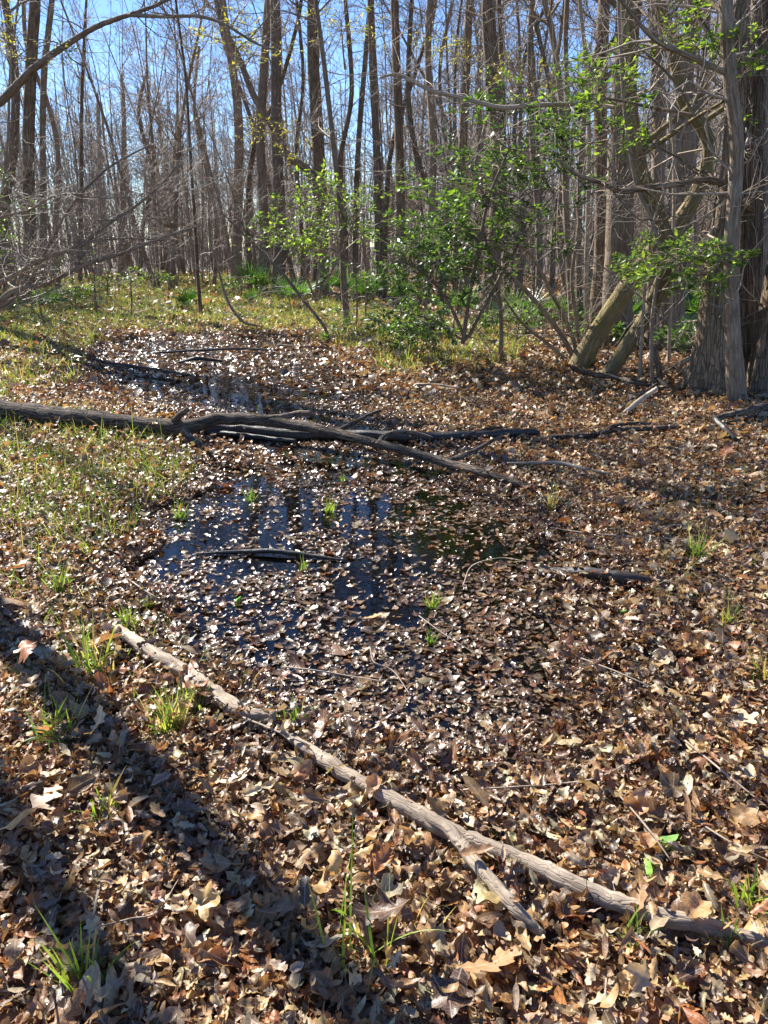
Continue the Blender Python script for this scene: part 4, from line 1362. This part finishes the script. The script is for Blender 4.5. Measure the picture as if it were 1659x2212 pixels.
def evergreen(name, label, stems, sprays, Y, tone='dark', size=.075, per=7, cat='shrub', mat=None, spray_len=.8, group=None, tpl=None, vs=.5):
    """stems: pixel paths; sprays: (px, py, spread px, number): leafy shoots near that place, each reached by a twig from the nearest stem"""
    tb, fb = Buf(), Buf(); cb = tb
    allp = []; allr = []
    for st in stems:
        pts, ws = st
        P = np.array([AT(px, py, Y) for px, py in pts])
        if pts[0][1] > 560 and P[0][2] < .4:
            P[0][2] = -.05
        P[:, 1] += np.linspace(0, 1, len(P)) * rng.normal(0, .25)
        C = catmull(P, 5)
        RR = np.interp(np.linspace(0, 1, len(C)), np.linspace(0, 1, len(ws)), ws) / 2 / F * Y
        tube(tb, C, RR, 7, .05, seed=int(U(1, 999)), cap=False)
        allp.append(C); allr.append(RR)
    AP = np.vstack(allp); AR = np.concatenate(allr)
    base = AP[0].copy()
    tips = []
    for px, py, sp, n in sprays:
        for k in range(n):
            q = AT(px + rng.normal(0, sp), py + rng.normal(0, sp * vs), Y + rng.normal(0, .35))
            if q[2] < .12: q[2] = U(.12, .3)
            i = int(np.argmin(((AP - q) ** 2).sum(1) + (AP[:, 2] > q[2] + .3) * 1.0))
            s = AP[i]
            mid = (s + q) / 2 + rng.normal(0, .08, 3) + (0, 0, .06)
            C = catmull([s, mid, q], 4)
            tube(tb, C, np.linspace(min(AR[i] * .6, .012), .003, len(C)), 4, cap=False)
            dv = unit(q - s) + np.array([rng.normal(0, .4), rng.normal(0, .4), 0]); dv[2] = dv[2] * .3 + rng.normal(0, .1)
            grow([tb, cb], q, dv, spray_len * U(.5, 1), .004, 2, 3, (0, 0, 6, 0), up=.02, wander=.12, tips=tips, spread=(.4, .9))
            tips.append(C[-4:])
    foliage(fb, tips, per, size, tone, .45, tpl)
    e = empty(name, base); tag(e, label, cat, group)
    shift(tb, base).build('trunk', mat or M_BARK, e)
    shift(fb, base).build('foliage', M_GREEN if tone == 'dark' else M_LIGHT, e)
    return e


evergreen('glossy_evergreen', 'large glossy dark green evergreen spreading over the bank in the middle',
          [([(1000, 742), (1012, 640), (1030, 540), (1050, 430), (1090, 330)], [10, 9, 8, 6, 3]), ([(1006, 735), (960, 640), (900, 580), (850, 560)], [8, 6, 4, 2]),
           ([(1010, 730), (1080, 600), (1150, 480), (1230, 380)], [9, 7, 5, 2]), ([(1004, 738), (930, 690), (860, 670)], [6, 4, 2])],
          [(860, 585, 40, 12), (930, 560, 45, 12), (890, 530, 40, 9), (1000, 575, 45, 11), (1010, 505, 45, 12), (1070, 540, 40, 7), (940, 490, 32, 6), (1050, 430, 50, 9), (1120, 480, 40, 6),
           (1140, 370, 45, 9), (1180, 305, 38, 8), (1110, 262, 40, 6), (1050, 345, 40, 5), (880, 640, 50, 6), (865, 685, 38, 3), (1225, 330, 32, 5), (1255, 285, 30, 4), (980, 640, 45, 5), (1190, 405, 40, 5), (1200, 245, 35, 5), (960, 705, 30, 5), (1000, 395, 35, 6)],
          9.8, 'dark', .08, 8, spray_len=.8, vs=.2)
evergreen('evergreen_bough', 'leafy evergreen boughs hanging in front of the upper right trunks',
          [([(1500, 250), (1420, 225), (1350, 200), (1290, 190)], [7, 6, 5, 3]), ([(1500, 250), (1460, 180), (1400, 120), (1370, 95)], [6, 5, 4, 2]), ([(1500, 250), (1560, 190), (1640, 150)], [6, 4, 3])],
          [(1400, 110, 22, 5), (1340, 150, 25, 6), (1300, 175, 22, 5), (1490, 65, 18, 4), (1350, 290, 22, 6), (1420, 205, 22, 2), (1590, 135, 22, 5),
           (1620, 150, 22, 3), (1450, 100, 20, 3), (1290, 210, 20, 4), (1630, 290, 15, 2)], 8.0, 'light', .07, 4, 'bough', spray_len=.45)
evergreen('evergreen_bough', 'flat spray of bright green leaves beside the broken mossy stem',
          [([(1560, 560), (1500, 545), (1440, 560), (1390, 580)], [5, 4, 3, 2]), ([(1560, 560), (1510, 590), (1450, 590)], [4, 3, 2])],
          [(1500, 540, 25, 10), (1460, 560, 28, 10), (1420, 575, 25, 9), (1390, 585, 15, 5), (1530, 555, 20, 7), (1500, 595, 25, 7), (1440, 540, 20, 4)], 7.5, 'light', .06, 7, 'bough', spray_len=.35)
evergreen('light_green_bush', 'bright light green bush at the edge of the wood behind the slim trunk',
          [([(680, 650), (690, 560), (700, 470), (715, 400)], [6, 5, 4, 2]), ([(682, 650), (650, 570), (625, 510)], [5, 4, 2]), ([(684, 650), (740, 540), (780, 450)], [5, 4, 2])],
          [(640, 515, 26, 11), (670, 530, 28, 9), (625, 490, 18, 5), (700, 430, 22, 8), (690, 480, 25, 8), (740, 450, 24, 7), (765, 420, 22, 5), (720, 500, 26, 7), (660, 560, 26, 5), (700, 395, 14, 4)],
          15.0, 'light', .09, 4, tpl=EV_W)
evergreen('left_green_bush', 'dark green leafy bush behind the leaning bare shrub at the left',
          [([(30, 640), (35, 560), (30, 480)], [6, 5, 3]), ([(34, 640), (80, 560), (120, 500)], [5, 4, 2])],
          [(20, 520, 22, 8), (35, 570, 22, 6), (30, 440, 18, 4), (60, 490, 20, 3), (110, 545, 26, 4), (10, 390, 15, 3)], 14.5, 'dark', .075, 4, tpl=EV_W)
UND = [((1080, 690), 'low dark leafy clump under the furrowed trunk', 13.5), ((1180, 700), 'low leafy clump left of the slanting stems', 13.0), ((850, 700), 'low glossy clump in the grass under the evergreen spray', 11.5),
       ((520, 625), 'small green clump at the foot of the far trunks', 24), ((330, 612), 'small bright clump at the back of the clearing', 26), ((230, 618), 'pale leafy clump at the back left of the clearing', 25),
       ((1300, 720), 'leafy clump behind the foot of the leaning tree', 12), ((900, 725), 'low bluish green clump at the near edge of the grass', 11), ((160, 640), 'small leafy clump right of the flared trunk', 20),
       ((1490, 740), 'dark clump between the forked tree and the great trunk', 10.5), ((60, 660), 'leafy clump around the foot of the flared trunk', 17)]
for (px, py), lab, Y in UND:
    evergreen('leafy_clump', lab, [([(px, py + 5), (px + 3, py - 12), (px + 6, py - 28)], [3, 2, 1])], [(px, py - 12, 24, 9), (px - 15, py - 5, 15, 4), (px + 18, py - 8, 15, 4)], Y, 'light' if py < 660 else 'dark', .09, 6, 'shrub', spray_len=.35,
              group='low leafy clumps under the trees')
# loose yellow green young leaves high in the wood, and one dry cluster
SPR = [((500, 90), 'yellow green young leaves high on a thin branch above the thin dark pole', 13, 18, 'spring'), ((15, 90), 'golden young leaves in the top left corner', 11, 16, 'spring'),
       ((735, 60), 'pale yellow young leaves in the top middle of the wood', 17, 22, 'spring'), ((610, 300), 'pale green young leaves among the middle trunks', 18, 16, 'spring'),
       ((1000, 110), 'faint olive young leaves beside the tall middle trunks', 17, 26, 'spring'), ((1150, 170), 'tan and olive leaf cluster near the long grey limb', 15, 16, 'spring')]
for (px, py), lab, Y, n, tone in SPR:
    evergreen('young_leaf_branch', lab, [([(px + 10, py + 90), (px + 5, py + 40), (px, py - 20)], [4, 3, 2])], [(px, py, 30, n // 2), (px + 15, py + 30, 28, n // 3), (px - 15, py - 20, 25, n // 3)], Y, tone, .05, 4, 'branch',
              spray_len=.6, group='thin branches with young yellow leaves')


def palmetto(px, py, label, h, nf=8, Y=None):
    x, y = G(px, py)
    z = gz(x, y)
    e = empty('palmetto', (x, y, z)); tag(e, label, 'palmetto', 'fan leaved palmettos at the edge of the wood')
    for k in range(nf):
        b = Buf()
        a = 6.283 * k / nf + U(-.3, .3); el = U(.6, 1.35)
        d = np.array([math.cos(a) * math.cos(el), math.sin(a) * math.cos(el), math.sin(el)])
        pl = h * U(.4, .6)
        tube(b, np.array([[0, 0, -.02], d * pl * .5, d * pl]), np.array([.008, .006, .005]), 4, cap=False)
        b.a = {}
        nvp = b.n
        gcol = np.array([.06, .125, .032, .1]) * U(.7, 1.5)
        b.a['col'] = [np.tile(gcol, (nvp, 1)).astype(np.float32)]; b.a['leafco'] = [np.zeros((nvp, 3), np.float32)]
        s = unit(np.cross(d, (0, 0, 1))); nn = np.cross(s, d)
        m_ = 15
        t = np.linspace(-1.35, 1.35, m_)
        D = d[None] * np.cos(t)[:, None] + s[None] * np.sin(t)[:, None] + nn[None] * .12 * np.abs(t)[:, None]
        L_ = h * .72 * (1 - .25 * np.abs(t) / 1.35) * U(.9, 1.1, m_)
        blades(b, np.tile(d * pl, (m_, 1)), D, L_, np.full(m_, .011 * h / .7), U(.05, .25, m_), np.tile(gcol, (m_, 1)) * U(.8, 1.25, (m_, 1)), 4, side=np.tile(s, (m_, 1)) * np.cos(t)[:, None] - d[None] * np.sin(t)[:, None])
        b.build('frond', M_GREEN, e)


for a in [(632, 672, 'bright sunlit palmetto in the middle of the grassy bank', .95, 9), (548, 640, 'palmetto at the foot of the thick middle trunks', 1.25, 9), (408, 676, 'low spiky palmetto just left of the thin dark pole', .6, 9),
          (545, 664, 'small low palmetto between the thin dark pole and the middle palmetto', .5, 7), (750, 655, 'tall palmetto behind the slim straight trunk', 1.3, 10), (800, 670, 'palmetto in shade left of the evergreen', 1.0, 8),
          (1120, 712, 'palmetto behind the lone thin sapling', .9, 8), (1000, 700, 'palmetto under the evergreen boughs', .8, 8), (1500, 745, 'tall dark palmetto between the forked tree and the great trunk', 1.2, 11),
          (115, 680, 'low palmetto right of the flared left trunk', .7, 8), (1215, 705, 'shaded palmetto behind the slanting stems', .8, 8), (1320, 735, 'bluish palmetto behind the crossed stems', 1.2, 9),
          (870, 675, 'palmetto at the left foot of the evergreen', .8, 8), (1060, 735, 'short palmetto on the leaf covered bank', .45, 7)]:
    palmetto(*a)
print('done', time.time() - T0)
